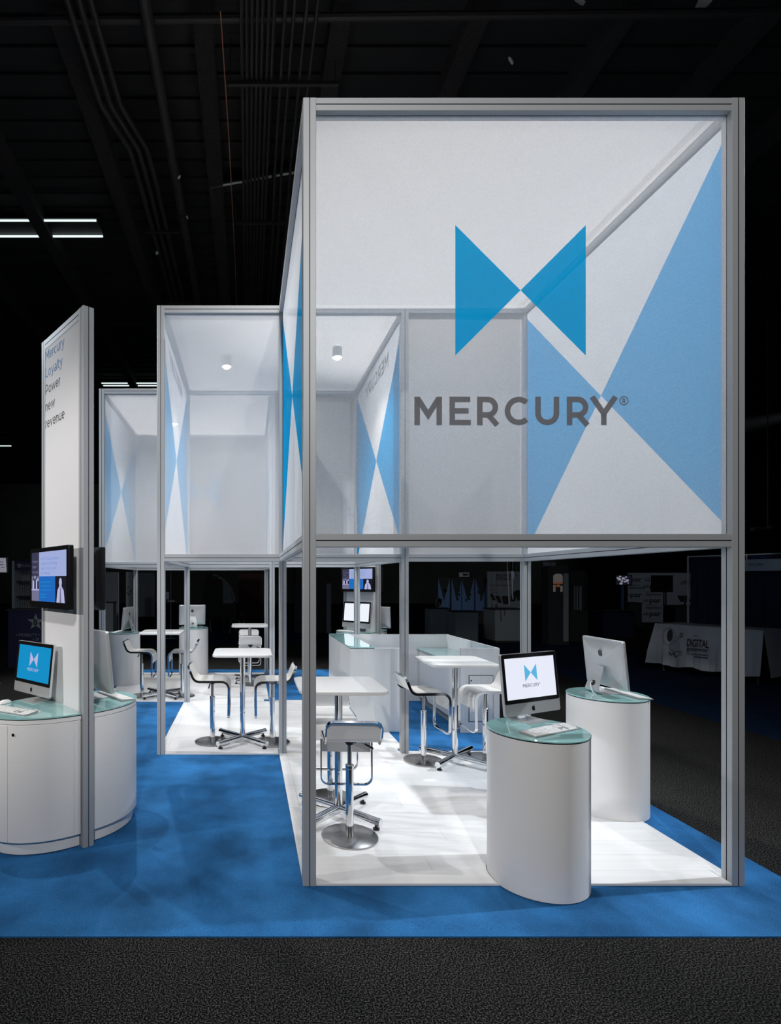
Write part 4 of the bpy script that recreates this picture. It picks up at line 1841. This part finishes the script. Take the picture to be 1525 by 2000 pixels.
# pipe-and-drape wall with header sign behind the table
DW = thing('pipe_drape', 'tall navy drape on poles behind the printed table', 'curtain', (10.2, 12.8, 0.007), math.atan2(-0.92, 0.38))
for xx in (0, 2.1, 4.2):
    b = MB()
    b.cyl((xx, 0, 0), (xx, 0, 2.46), 0.022, 10)
    b.lathe([(.14, 0), (.14, .008)], (xx, 0), 16)
    b.build('pole', M['alu'], DW)
b = MB()
b.cyl((0, 0, 2.44), (4.2, 0, 2.44), 0.015, 8)
b.build('cross_bar', M['alu'], DW)
b = MB()
n = 110
v = []
for i in range(n + 1):
    x = 0.03 + 4.14 * i / n
    d = 0.04 * math.sin(i * 0.95)
    v += [(x, d + .03, 2.42), (x, d * 1.4 + .03, 0.02)]
b.add(v, [(2 * i, 2 * i + 2, 2 * i + 3, 2 * i + 1) for i in range(n)])
b.build('drape', M['drape'], DW)
SG = thing('booth_sign', 'narrow white header sign hung on the navy drape at the right edge', 'sign', (10.561 - .09, 11.926 - .04, 2.10), math.atan2(-0.92, 0.38))
b = MB()
b.box((0, -.012, 0), (1.5, 0, .24))
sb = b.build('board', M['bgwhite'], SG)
b = MB()
font_fit(b, 'DIGITAL GATEWAY', (0.25, -.0135, .10), (1, 0, 0), (0, 0, 1), .26, .062, 0, .01)
b.build('lettering', M['inkblack'], sb)
b = MB()
for xx in (.2, 1.3):
    b.box((xx, 0, .2), (xx + .02, .095, .22))
    b.box((xx, .0, .2), (xx + .02, .012, .36))
b.build('hook', M['alu'], SG)

# folding chair silhouette at the right edge
FCH = thing('folding_chair', 'dark folding chair at the right edge by the printed table', 'chair', (10.3, 10.6, .007), R(60))
b = MB()
for sy_ in (-.2, .2):
    b.tube([(-.18, sy_, 0), (.16, sy_, .82), (.19, sy_ * .8, .88)], .012, 6)
    b.tube([(.24, sy_, 0), (-.12, sy_, .47)], .012, 6)
b.build('frame', M['bgdark'], FCH)
b = MB()
b.box((-.2, -.2, .44), (.16, .2, .465))
b.build('seat', M['bggrey'], FCH)
b = MB()
b.box((.13, -.2, .66), (.16, .2, .90))
b.build('backrest', M['bggrey'], FCH)

# white backdrop with repeated logos
PW = thing('backdrop_wall', 'pale backdrop wall with repeated dark logos far right', 'display wall', (17.2, 25, .007))
PWN = [0]
for k in range(3):
    b = MB()
    b.box((k * 0.95, 0, 0), (k * 0.95 + .945, .06, 2.24))
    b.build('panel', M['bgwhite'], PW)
b = MB()
for i, (xx, zz) in enumerate(((-.02, 1.85), (-.02, 1.15), (-.02, .55), (.85, 1.55), (.85, .9), (.85, .30))):
    font_mesh(b, 'par', (xx + .12, -.003, zz), (1, 0, 0), (0, 0, 1), 0.30, 0, 'LEFT', 0.006, 1.3)
    for k in range(5):
        a0 = R(20 + 35 * k)
        b.poly([(xx - .02, -.003, zz + .02), (xx - .02 + .12 * math.cos(a0 - .14), -.003, zz + .02 + .12 * math.sin(a0 - .14)), (xx - .02 + .16 * math.cos(a0), -.003, zz + .02 + .16 * math.sin(a0)), (xx - .02 + .12 * math.cos(a0 + .14), -.003, zz + .02 + .12 * math.sin(a0 + .14))], 0)
for xx, zz in ((.05, 1.52), (.78, 1.86), (.80, 1.22), (.82, .62)):
    font_mesh(b, 'Hospitality Guest', (xx, -.003, zz + .14), (1, 0, 0), (0, 0, 1), 0.075, 0)
    font_mesh(b, 'Experience', (xx, -.003, zz), (1, 0, 0), (0, 0, 1), 0.16, 0, 'LEFT', 0.002)
for k in range(6):
    a0 = R(8 + 33 * k)
    b.poly([(2.62, -.003, 1.72), (2.62 + .22 * math.cos(a0 - .12), -.003, 1.72 + .17 * math.sin(a0 - .12)), (2.62 + .30 * math.cos(a0), -.003, 1.72 + .23 * math.sin(a0)), (2.62 + .22 * math.cos(a0 + .12), -.003, 1.72 + .17 * math.sin(a0 + .12))], 0)
o = b.build('logo_print', M['inkblack'], PW)

TS = thing('television_stand', 'large dark television on a twin pole stand before the logo backdrop', 'television', (15.76, 21, .007))
b = MB()
b.box((-.40, 0, 1.45), (.40, .05, 2.09))
b.build('screen', M['black'], TS)
b = MB()
for xx in (.09, .17):
    b.cyl((xx, .05, 0), (xx, .05, 1.6), .025, 8)
b.box((-.2, -.15, 0), (.45, .3, .02))
b.build('stand', M['bgdark'], TS)


def counter(label, x0, x1, y, z1, m, d=.55, top=None, name='demo_counter', z0=0.007):
    t = thing(name, label, 'counter', ((x0 + x1) / 2, y + d / 2, z0))
    w_ = (x1 - x0) / 2
    b = MB()
    b.box((-w_, -d / 2, 0.06), (w_, d / 2, z1 - .03))
    b.build('body', m, t)
    b = MB()
    b.box((-w_ - .02, -d / 2 - .02, z1 - .0295), (w_ + .02, d / 2 + .02, z1))
    b.build('worktop', top or M['bgdark'], t)
    b = MB()
    b.box((-w_ + .04, -d / 2 + .04, 0), (w_ - .04, d / 2 - .04, .0595))
    b.build('plinth', M['bgdark'], t)
    return t


counter('black demonstration counter before the logo backdrop', 15.63, 16.76, 20.2, .98, M['bgdark'])
b = MB()
RT = thing('register_terminal', 'dark touch terminal on the black counter by the logo backdrop', 'computer', (16.2, 20.45, .988))
b.box((-.11, -.1, 0), (.11, .1, .02))
b.cyl((0, .04, .02), (0, 0, .16), .03, 10)
b.build('base', M['bgdark'], RT)
b = MB(Matrix.Rotation(R(-35), 4, 'X'))
b.box((-.19, -.10, .10), (.19, -.07, .36))
b.build('screen', M['black'], RT)
counter('navy demonstration counter with a screen on a pole', 11.45, 12.45, 17.8, .93, M['bgblue'])
SP = thing('pole_screen', 'small screen with a pale pattern on a blue pole', 'monitor', (12.86, 18.9, 0.007))
b = MB()
b.box((-.29, 0, 1.72), (.29, .05, 2.09))
cs = b.build('casing', M['black'], SP)
b = MB()
b.poly([(-.26, -.002, 1.75), (.26, -.002, 1.75), (.26, -.002, 2.06), (-.26, -.002, 2.06)], 0)
random.seed(3)
for k in range(16):
    cx, cz, rr_ = random.uniform(-.22, .20), random.uniform(1.78, 2.03), random.uniform(.015, .05)
    b.poly([(cx + rr_ * 1.3 * math.cos(2 * PI * j / 7), -.0025 - k * .00005, max(1.752, min(2.058, cz + rr_ * math.sin(2 * PI * j / 7)))) for j in range(7)], 1)
b.build('display', [M['scr_black'], M['scr_dimw']], cs)
b = MB()
b.cyl((-.03, .03, 0), (-.03, .03, 1.72), .04, 12)
b.build('pole', M['bgcone'], SP)
counter('black cabinet at the left end of the logo backdrop', 15.0, 15.62, 21.9, 1.02, M['bgdark'], .5)

# kiosk with lit panel
KI = thing('display_kiosk', 'tall dark kiosk with a small lit picture panel', 'kiosk', (9.17, 16.3, .007))
b = MB()
b.box((-.30, 0, 0), (.30, .35, 2.32))
kb_ = b.build('cabinet', M['bgdark'], KI)
b = MB()
b.box((.14, -.012, 0.1), (.29, -.001, 2.1))
b.build('side_strip', M['bggrey'], KI)
b = MB()
b.poly([(-.16, -.004, 1.83), (.12, -.004, 1.83), (.12, -.004, 2.04), (.06, -.004, 2.09), (-.08, -.004, 2.09), (-.16, -.004, 2.04)], 0)
b.poly([(-.16, -.004, 1.79), (.12, -.004, 1.79), (.12, -.004, 1.825), (-.16, -.004, 1.825)], 1)
b.poly([(-.16, -.004, 1.56), (-.09, -.004, 1.56), (-.09, -.004, 1.76), (-.16, -.004, 1.76)], 0)
b.poly([(.05, -.004, 1.56), (.12, -.004, 1.56), (.12, -.004, 1.74), (.05, -.004, 1.74)], 0)
b.poly([(-.07, -.004, 1.70), (.04, -.004, 1.70), (.04, -.004, 1.77), (-.07, -.004, 1.77)], 1)
b.build('lit_panel', [M['scr_kw'], M['scr_dimo']], kb_)
# rack with rods
RK = thing('sample_rack', 'dark rack with upright pale rods beside the kiosk', 'rack', (10.25, 17.2, .007))
for k, (xx, z0_, z1_, ww) in enumerate(((-.20, .2, 2.15, .012), (-.08, .98, 1.72, .018), (0.0, .98, 1.72, .018), (.10, .98, 1.72, .03), (.28, .2, 2.15, .02))):
    b = MB()
    b.box((xx - ww, -.02, z0_ - .007), (xx + ww, .02, z1_))
    b.build('rod', M['bggrey'] if 0 < k < 4 else M['bgdark'], RK)
b = MB()
b.box((-.25, -.05, 0), (.32, .4, .94))
b.box((-.25, .1, .94), (.32, .14, 2.2))
b.build('cabinet', M['bgdark'], RK)

# grey demo counters with terminals
counter('grey demonstration counter with a tilted tablet, left of three', 5.60, 6.17, 16.9, 1.05, M['bggrey'])
counter('grey demonstration counter, middle of three behind the reception', 5.90, 6.55, 15.7, 1.02, M['bggrey'])
counter('grey demonstration counter, right of three beside the front tower post', 7.52, 8.42, 16.8, 1.03, M['bggrey'], .8)
TB_ = thing('tablet_terminal', 'tilted tablet with pale rim on a grey demonstration counter', 'tablet', (5.88, 17.1, 1.058))
b = MB(Matrix.Rotation(R(22), 4, 'Y') @ Matrix.Rotation(R(-18), 4, 'X'))
for q in stroke([(-.08, .06), (.08, .06), (.08, .32), (-.08, .32)], .014, True):
    b.poly([(p_.x, 0, p_.y) for p_ in q])
    b.poly([(p_.x, .012, p_.y) for p_ in q])
rim = b.build('rim', M['bgwhite'], TB_)
b = MB(Matrix.Rotation(R(22), 4, 'Y') @ Matrix.Rotation(R(-18), 4, 'X'))
b.box((-.075, .001, .065), (.075, .011, .315))
b.build('screen', M['black'], TB_)
b = MB()
b.cyl((.10, .05, 0.008), (.05, .04, .16), .02, 8)
b.box((-.05, -.05, 0), (.2, .12, .008))
b.build('stand', M['bggrey'], TB_)
# display panels; the blue light cones are painted on as triangles
for k, (xx, ww) in enumerate(((7.06, .22), (7.52, .20), (7.92, .24), (8.42, .24))):
    t = thing('poster_stand', ('narrow dark display panel with painted blue light cones, %s of four behind the counters' % ('leftmost', 'second', 'third', 'rightmost')[k]), 'display panel', (xx + .06, 20, .007), 0, 'display panels with painted light cones')
    b = MB()
    b.box((-ww, 0, 0), (ww - .02, .05, 2.0))
    pn = b.build('board', M['bgdark'], t)
    b = MB()
    for sx in (-1, 1):
        xo = -ww if sx < 0 else ww - .02
        b.poly([(xo, -.003, 1.98), (xo - sx * ww * .95, -.003, 1.15), (xo - sx * ww * .95, -.003, .8), (xo, -.003, .8)], 0)
    for j in range(3):
        cx, cz = random.uniform(-ww * .6, ww * .5), random.uniform(1.1, 1.5)
        b.poly([(cx - .03, -.0036, cz), (cx + .03, -.0036, cz), (cx + .03, -.0036, cz + .11), (cx - .03, -.0036, cz + .11)], 1)
    b.build('light_cone_print', [M['bgcone'], M['inkblack']], pn)
b = MB()
SS = thing('booth_sign', 'small pale sign hanging above the display panels', 'sign', (7.76, 19.8, 2.03))
b.box((-.18, 0, 0), (.18, .02, .16))
sb = b.build('board', M['bgwhite'], SS)
b = MB()
b.cyl((-.15, .01, .16), (-.15, .01, 9.94 - 2.03), .004, 5)
b.cyl((.15, .01, .16), (.15, .01, 9.94 - 2.03), .004, 5)
b.build('hanging_wire', M['bgdark'], SS)
b = MB()
b.poly([(-.02, -.002, .03), (.16, -.002, .06), (.16, -.002, .10), (-.06, -.002, .12)])
b.build('print', M['inkblack'], sb)
PO = thing('poster_wall', 'grey poster wall with dark gadget pictures behind the front tower', 'display wall', (8.85, 19, .007))
b = MB()
b.box((-.6, 0, 0), (.6, .06, 2.2))
pn = b.build('board', M['bggrey'], PO)
b = MB()
font_mesh(b, 'EQUIPMENT', (-.30, -.003, 2.02), (1, 0, 0), (0, 0, 1), .13, 0, 'LEFT', .003)
font_mesh(b, 'SYSTEMS', (-.30, -.003, 1.90), (1, 0, 0), (0, 0, 1), .13, 0, 'LEFT', .003)
font_mesh(b, 'Powerful options', (-.50, -.003, 1.70), (1, 0, 0), (0, 0, 1), .10, 0)
for k, s in enumerate(('mobile', 'flexible', 'connected')):
    font_mesh(b, s, (-.50, -.003, 1.60 - k * .07), (1, 0, 0), (0, 0, 1), .06, 0)
for (cx, cz, ww, hh, sl) in ((-.42, 1.32, .06, .11, .05), (-.22, 1.25, .07, .12, .05), (.02, 1.22, .11, .14, .03), (.30, 1.35, .09, .17, -.04), (.47, 1.38, .08, .18, .03)):
    b.poly([(cx - ww + sl, -.003, cz - hh), (cx + ww + sl, -.003, cz - hh), (cx + ww - sl, -.003, cz + hh), (cx - ww - sl, -.003, cz + hh)])
b.build('print', M['inkblack'], pn)
# hanging pale streamers
for k, (xx, z0_, z1_, lab) in enumerate(((7.10, 1.30, 2.16, 'long thin pale hanging strip left of a pair beside the tower post'), (7.20, 1.45, 2.16, 'pale hanging strip with a rounded head beside the tower post'))):
    b = MB()
    b.tube([(0, 0, 0), (-.02, 0, .3), (-.05 - .01 * k, 0, z1_ - z0_), (-.05, 0, 9.94 - z0_)] if k == 0 else [(0, 0, 0), (.005, 0, .3), (0, 0, .62), (0, 0, 9.94 - z0_)], .006, 6)
    b.tube([(.0, 0, -.06), (-.015, 0, .3), (-.035, 0, z1_ - z0_)], .014, 6)
    if k == 1:
        b.lathe([(.012, .46), (.035, .52), (.045, .60), (.03, .68), (.01, .71)], n=12)
    o = b.build('hanging_strip', M['bgwhite'])
    o.location = (xx, 15, z0_)
    tag(o, lab, 'ornament')

# black partition seen between the posts
BP = thing('partition_wall', 'black partition wall behind the posts left of the counter', 'partition', (2.3, 20, .007))
b = MB()
b.box((-.6, 0, 0), (.55, .08, 1.75))
b.build('panel', M['bgdark'], BP)
b = MB()
b.box((.56, -.02, 0), (.72, .1, 1.78))
b.build('edge_post', M['bggrey'], BP)

# left side booths
LC = thing('promo_counter', 'dark navy counter with a pale star logo at the far left', 'counter', (-4.72, 12.2, .007))
b = MB()
b.box((-.47, -.2, 0), (.50, .4, 1.24))
bd = b.build('body', M['bgblue'], LC)
b = MB()
b.box((-.50, -.23, 1.2405), (.53, .43, 1.27))
b.build('worktop', M['bgdark'], LC)
b = MB()
star = []
cx, cz = .13, .99
for k in range(10):
    rr_ = .19 if k % 2 == 0 else .075
    a0 = R(90 + 36 * k)
    star.append((cx + rr_ * math.cos(a0), -.203, cz + rr_ * math.sin(a0)))
b.poly(star, 0)
font_mesh(b, 'B', (cx - .055, -.2045, cz - .06), (1, 0, 0), (0, 0, 1), .17, 1, 'LEFT', .006)
font_mesh(b, '\u2022 MOBILITY \u2022', (-.30, -.203, .68), (1, 0, 0), (0, 0, 1), .092, 0)
font_mesh(b, '\u2022 SE', (.06, -.203, .585), (1, 0, 0), (0, 0, 1), .092, 0)
b.build('logo_print', [M['bggrey'], M['inkblack']], bd)
LB = thing('exhibit_shelving', 'dark shelving booth with a star header sign at the far left', 'display wall', (-5.2, 13.2, .007))
b = MB()
b.box((-.42, 0, 0), (-.36, .5, 2.36))
b.box((.5, 0, 0), (.56, .5, 2.36))
b.box((-.36, .4, 0), (.5, .45, 2.36))
b.build('carcass', M['bggrey'], LB)
b = MB()
b.box((-.359, 0, 2.14), (.499, .05, 2.36))
hd = b.build('header', M['bgblue'], LB)
b = MB()
star = []
for k in range(10):
    rr_ = .085 if k % 2 == 0 else .03
    a0 = R(90 + 36 * k)
    star.append((-.24 + rr_ * math.cos(a0), -.003, 2.25 + rr_ * math.sin(a0)))
b.poly(star)
font_mesh(b, 'beStar', (-.17, -.003, 2.22), (1, 0, 0), (0, 0, 1), .09, 0)
b.build('header_print', M['bggrey'], hd)
for xx, z0_, z1_, nm in ((-.36, 1.55, 1.82, 0), (.0, 1.62, 1.82, 1), (-.36, 1.22, 1.45, 2)):
    b = MB()
    b.box((xx + .01, .36, z0_), (xx + .30, .385, z1_))
    pc = b.build('picture', M['bggrey'], LB)
    b = MB()
    for k in range(6):
        x_ = xx + .03 + .045 * k
        b.poly([(x_, .358, z0_ + .02), (x_ + .02, .358, z0_ + .02), (x_ + .03, .358, z1_ - .03), (x_ + .012, .358, z1_ - .02)])
    b.build('picture_print', M['bgdark'], pc)
for zz in (1.5, 1.86):
    b = MB()
    b.box((-.359, .1, zz), (.499, .399, zz + .02))
    b.build('shelf', M['bgdark'], LB)
LS = thing('wall_screen', 'small pale screen on a pole at the far left edge', 'monitor', (-4.55, 10, .007))
b = MB()
b.box((-.25, 0, 2.03), (.21, .03, 2.31))
sc_ = b.build('casing', M['bgdark'], LS)
b = MB()
b.poly([(-.24, -.002, 2.04), (.20, -.002, 2.04), (.185, -.002, 2.30), (-.24, -.002, 2.30)], 0)
for k in range(3):
    b.poly([(.06 + .02 * k, -.003, 2.22 - .05 * k), (.13 + .01 * k, -.003, 2.22 - .05 * k), (.13 + .01 * k, -.003, 2.235 - .05 * k), (.06 + .02 * k, -.003, 2.235 - .05 * k)], 1)
b.build('display', [M['scr_dimw'], M['scr_ink']], sc_)
b = MB()
b.cyl((-.12, .03, 0), (-.12, .03, 2.2), .02, 8)
b.lathe([(.2, 0), (.2, .012)], (-.12, .03), 20)
b.build('pole', M['bgdark'], LS)

# things glimpsed under the rear tower
GP = thing('backdrop_panel', 'plain dark grey panel seen under the rear tower, right of a leaf banner', 'display panel', (-4.05, 22, .007))
b = MB()
b.box((-.36, 0, .45), (.36, .05, 2.2))
b.build('board', M['bggrey'], GP)
b = MB()
b.box((-.36, .06, 0), (-.32, .1, 2.2))
b.box((.32, .06, 0), (.36, .1, 2.2))
b.build('leg', M['bgdark'], GP)
LF = thing('leaf_banner', 'narrow pale banner with green leaves under the rear tower', 'banner', (-4.27, 20, .007))
b = MB()
b.box((-.12, 0, .5), (.12, .02, 2.2))
bn = b.build('sheet', M['bgwhite'], LF)
for k in range(9):
    cx, cz, a0 = random.uniform(-.07, .07), 1.35 + random.uniform(0, .42), random.uniform(0, 3)
    pts = []
    for j in range(10):
        tt = 2 * PI * j / 10
        xx, zz = .05 * math.cos(tt), .02 * math.sin(tt)
        pts.append((cx + xx * math.cos(a0) - zz * math.sin(a0), -.003 - k * .0001, cz + xx * math.sin(a0) + zz * math.cos(a0)))
    b = MB()
    b.poly(pts)
    b.build('leaf', M['leaf'], bn)
b = MB()
font_mesh(b, 'fresh', (-.09, -.003, 2.0), (1, 0, 0), (0, 0, 1), .07)
b.build('lettering', M['leaf'], bn)
b = MB()
b.lathe([(.16, 0), (.16, .02)], n=16)
b.cyl((0, .03, 0), (0, .03, 2.2), .012, 8)
b.build('stand', M['bgdark'], LF)
WP = thing('booth_wall', 'grey side wall with a bright upright strip under the rear tower', 'display wall', (-4.95, 20.3, .007))
b = MB()
b.box((-.25, 0, 0), (.18, .06, 2.2))
b.build('board', M['bggrey'], WP)
b = MB()
b.box((.20, -.02, .7), (.24, .02, 2.2))
b.box((.205, .025, 0), (.235, .05, .7))
b.build('strip', M['bgwhite'], WP)
counter('small grey counter left of the leftmost rear pedestal', -4.72, -4.32, 17.8, 1.2, M['bggrey'], .4)
BT = thing('tablet_stand', 'pale tablet arm on a slim black pole behind the rear tower', 'tablet', (-2.55, 18, .007))
b = MB()
b.box((-.10, 0, 1.28), (.0, .03, 1.52))
b.box((-.05, 0, 1.20), (.18, .06, 1.24))
b.build('tablet', M['bgwhite'], BT)
b = MB()
b.cyl((.05, .07, 0), (.05, .07, 2.15), .015, 8)
b.lathe([(.2, 0), (.2, .012)], (.05, .07), 20)
b.build('pole', M['bggrey'], BT)
# arch-topped display
AR = thing('arch_display', 'dark arch-topped display with pale curved edge behind the rear tower', 'display wall', (-1.25, 26, .007))
b = MB()
pts = [(-.85, 0), (.72, 0), (.72, .8)] + [(-.72 + 1.44 * math.cos(R(t_)), .8 + 1.48 * math.sin(R(t_))) for t_ in range(6, 85, 6)] + [(-.62, 2.28), (-.85, 1.3)]
b.add([(x, 0, z) for x, z in pts] + [(x, .08, z) for x, z in pts], [tuple(range(len(pts)))] + [tuple(range(2 * len(pts) - 1, len(pts) - 1, -1))] + [(k, (k + 1) % len(pts), len(pts) + (k + 1) % len(pts), len(pts) + k) for k in range(len(pts))])
ab = b.build('board', M['bgdark'], AR)
b = MB()
for q in stroke([(-.70 + 1.34 * math.cos(R(t_)), .82 + 1.38 * math.sin(R(t_))) for t_ in range(4, 80, 4)], .12):
    b.poly([(p_.x, -.003, p_.y) for p_ in q], 0)
b.poly([(.10, -.0025, .82), (.60, -.0025, .82), (.35, -.0025, 1.75), (.10, -.0025, 1.95)], 0)
b.poly([(-.60, -.0045, 1.72), (.05, -.0045, 1.72), (.05, -.0045, 1.95), (-.55, -.0045, 1.95)], 1)
font_mesh(b, 'Retail', (-.42, -.0055, 2.02), (1, 0, 0), (0, 0, 1), .15, 2, 'LEFT', .004)
b.build('board_print', [M['bggrey'], M['bgred'], M['inkblack']], ab)
RW = thing('booth_wall', 'very dark reddish wall behind the farthest bar table', 'display wall', (.35, 28, .007))
b = MB()
b.box((-.8, 0, 0), (.7, .08, 2.25))
b.build('board', M['bgred'], RW)
# dark cafe table and chairs beyond the rear tower
CT = thing('cafe_table', 'dark cafe table in the shadows beyond the rear tower', 'table', (-.9, 20.5, .007))
b = MB()
b.lathe([(.35, .72), (.36, .73), (.36, .745), (.35, .75)], n=28)
b.build('tabletop', M['bgdark'], CT)
b = MB()
b.cyl((0, 0, 0), (0, 0, .72), .03, 10)
b.lathe([(.22, 0), (.22, .015), (.05, .04)], n=20)
b.build('pedestal', M['bgdark'], CT)
for k, (xx, yy, a0, lab) in enumerate(((-1.55, 20.4, 10, 'dark metal cafe chair left of the shadowed cafe table'), (-.35, 20.0, 150, 'dark metal cafe chair right of the shadowed cafe table'))):
    t = thing('cafe_chair', lab, 'chair', (xx, yy, .007), R(a0), 'cafe chairs in the shadows')
    for sx in (-1, 1):
        for sy_ in (-1, 1):
            b = MB()
            b.tube([(sx * .21, sy_ * .21, 0), (sx * .17, sy_ * .17, .45)], .011, 6)
            b.build('leg', M['bggrey'], t)
    b = MB()
    b.prism(rrect(.40, .40, .06, 4), .45, .475)
    b.build('seat', M['bgdark'], t)
    b = MB()
    b.tube([(-.17, -.17, .46), (-.21, -.17, .86), (-.21, .17, .86), (-.17, .17, .46)], .011, 6)
    b.box((-.205, -.16, .62), (-.19, .16, .80))
    b.build('backrest', M['bgdark'], t)

# hanging bracket at the right, small far window strip
HB = thing('hanging_bracket', 'dark bracket hanging on a rod in front of the green hall wall', 'bracket', (13.0, 14, 3.25))
b = MB()
b.cyl((.17, 0, 0), (.17, 0, 9.94 - 3.25), .012, 6)
b.build('rod', M['bgdark'], HB)
b = MB()
b.box((-.23, -.04, -.05), (.24, .04, .0))
b.box((-.23, -.05, -.09), (-.15, .05, -.05))
b.box((.18, -.05, -.02), (.26, .05, .04))
b.build('bar', M['bgdark'], HB)
HP = thing('header_sign', 'pale narrow header sign on dark posts above the kiosk, far away', 'sign', (16.4, 30, .007))
b = MB()
b.box((-.42, 0, 0), (-.38, .05, 2.92))
b.box((.34, 0, 0), (.38, .05, 2.92))
b.build('post', M['bgdark'], HP)
for xa_, xb_ in ((-.38, .03), (.08, .335)):
    b = MB()
    b.box((xa_, .01, 2.66), (xb_, .04, 2.90))
    b.build('board', M['bgwhite'], HP)
# dark hall side panels on the far wall
for k, (xa_, xb_, h_) in enumerate(((-34, -12, 7.2), (4, 11, 5.6), (22, 26, 7))):
    b = MB()
    b.box((xa_, 45.6, 0), (xb_, 45.99, h_))
    tag(b.build('trim_%d' % (k + 1), M['hall']), kind='structure')
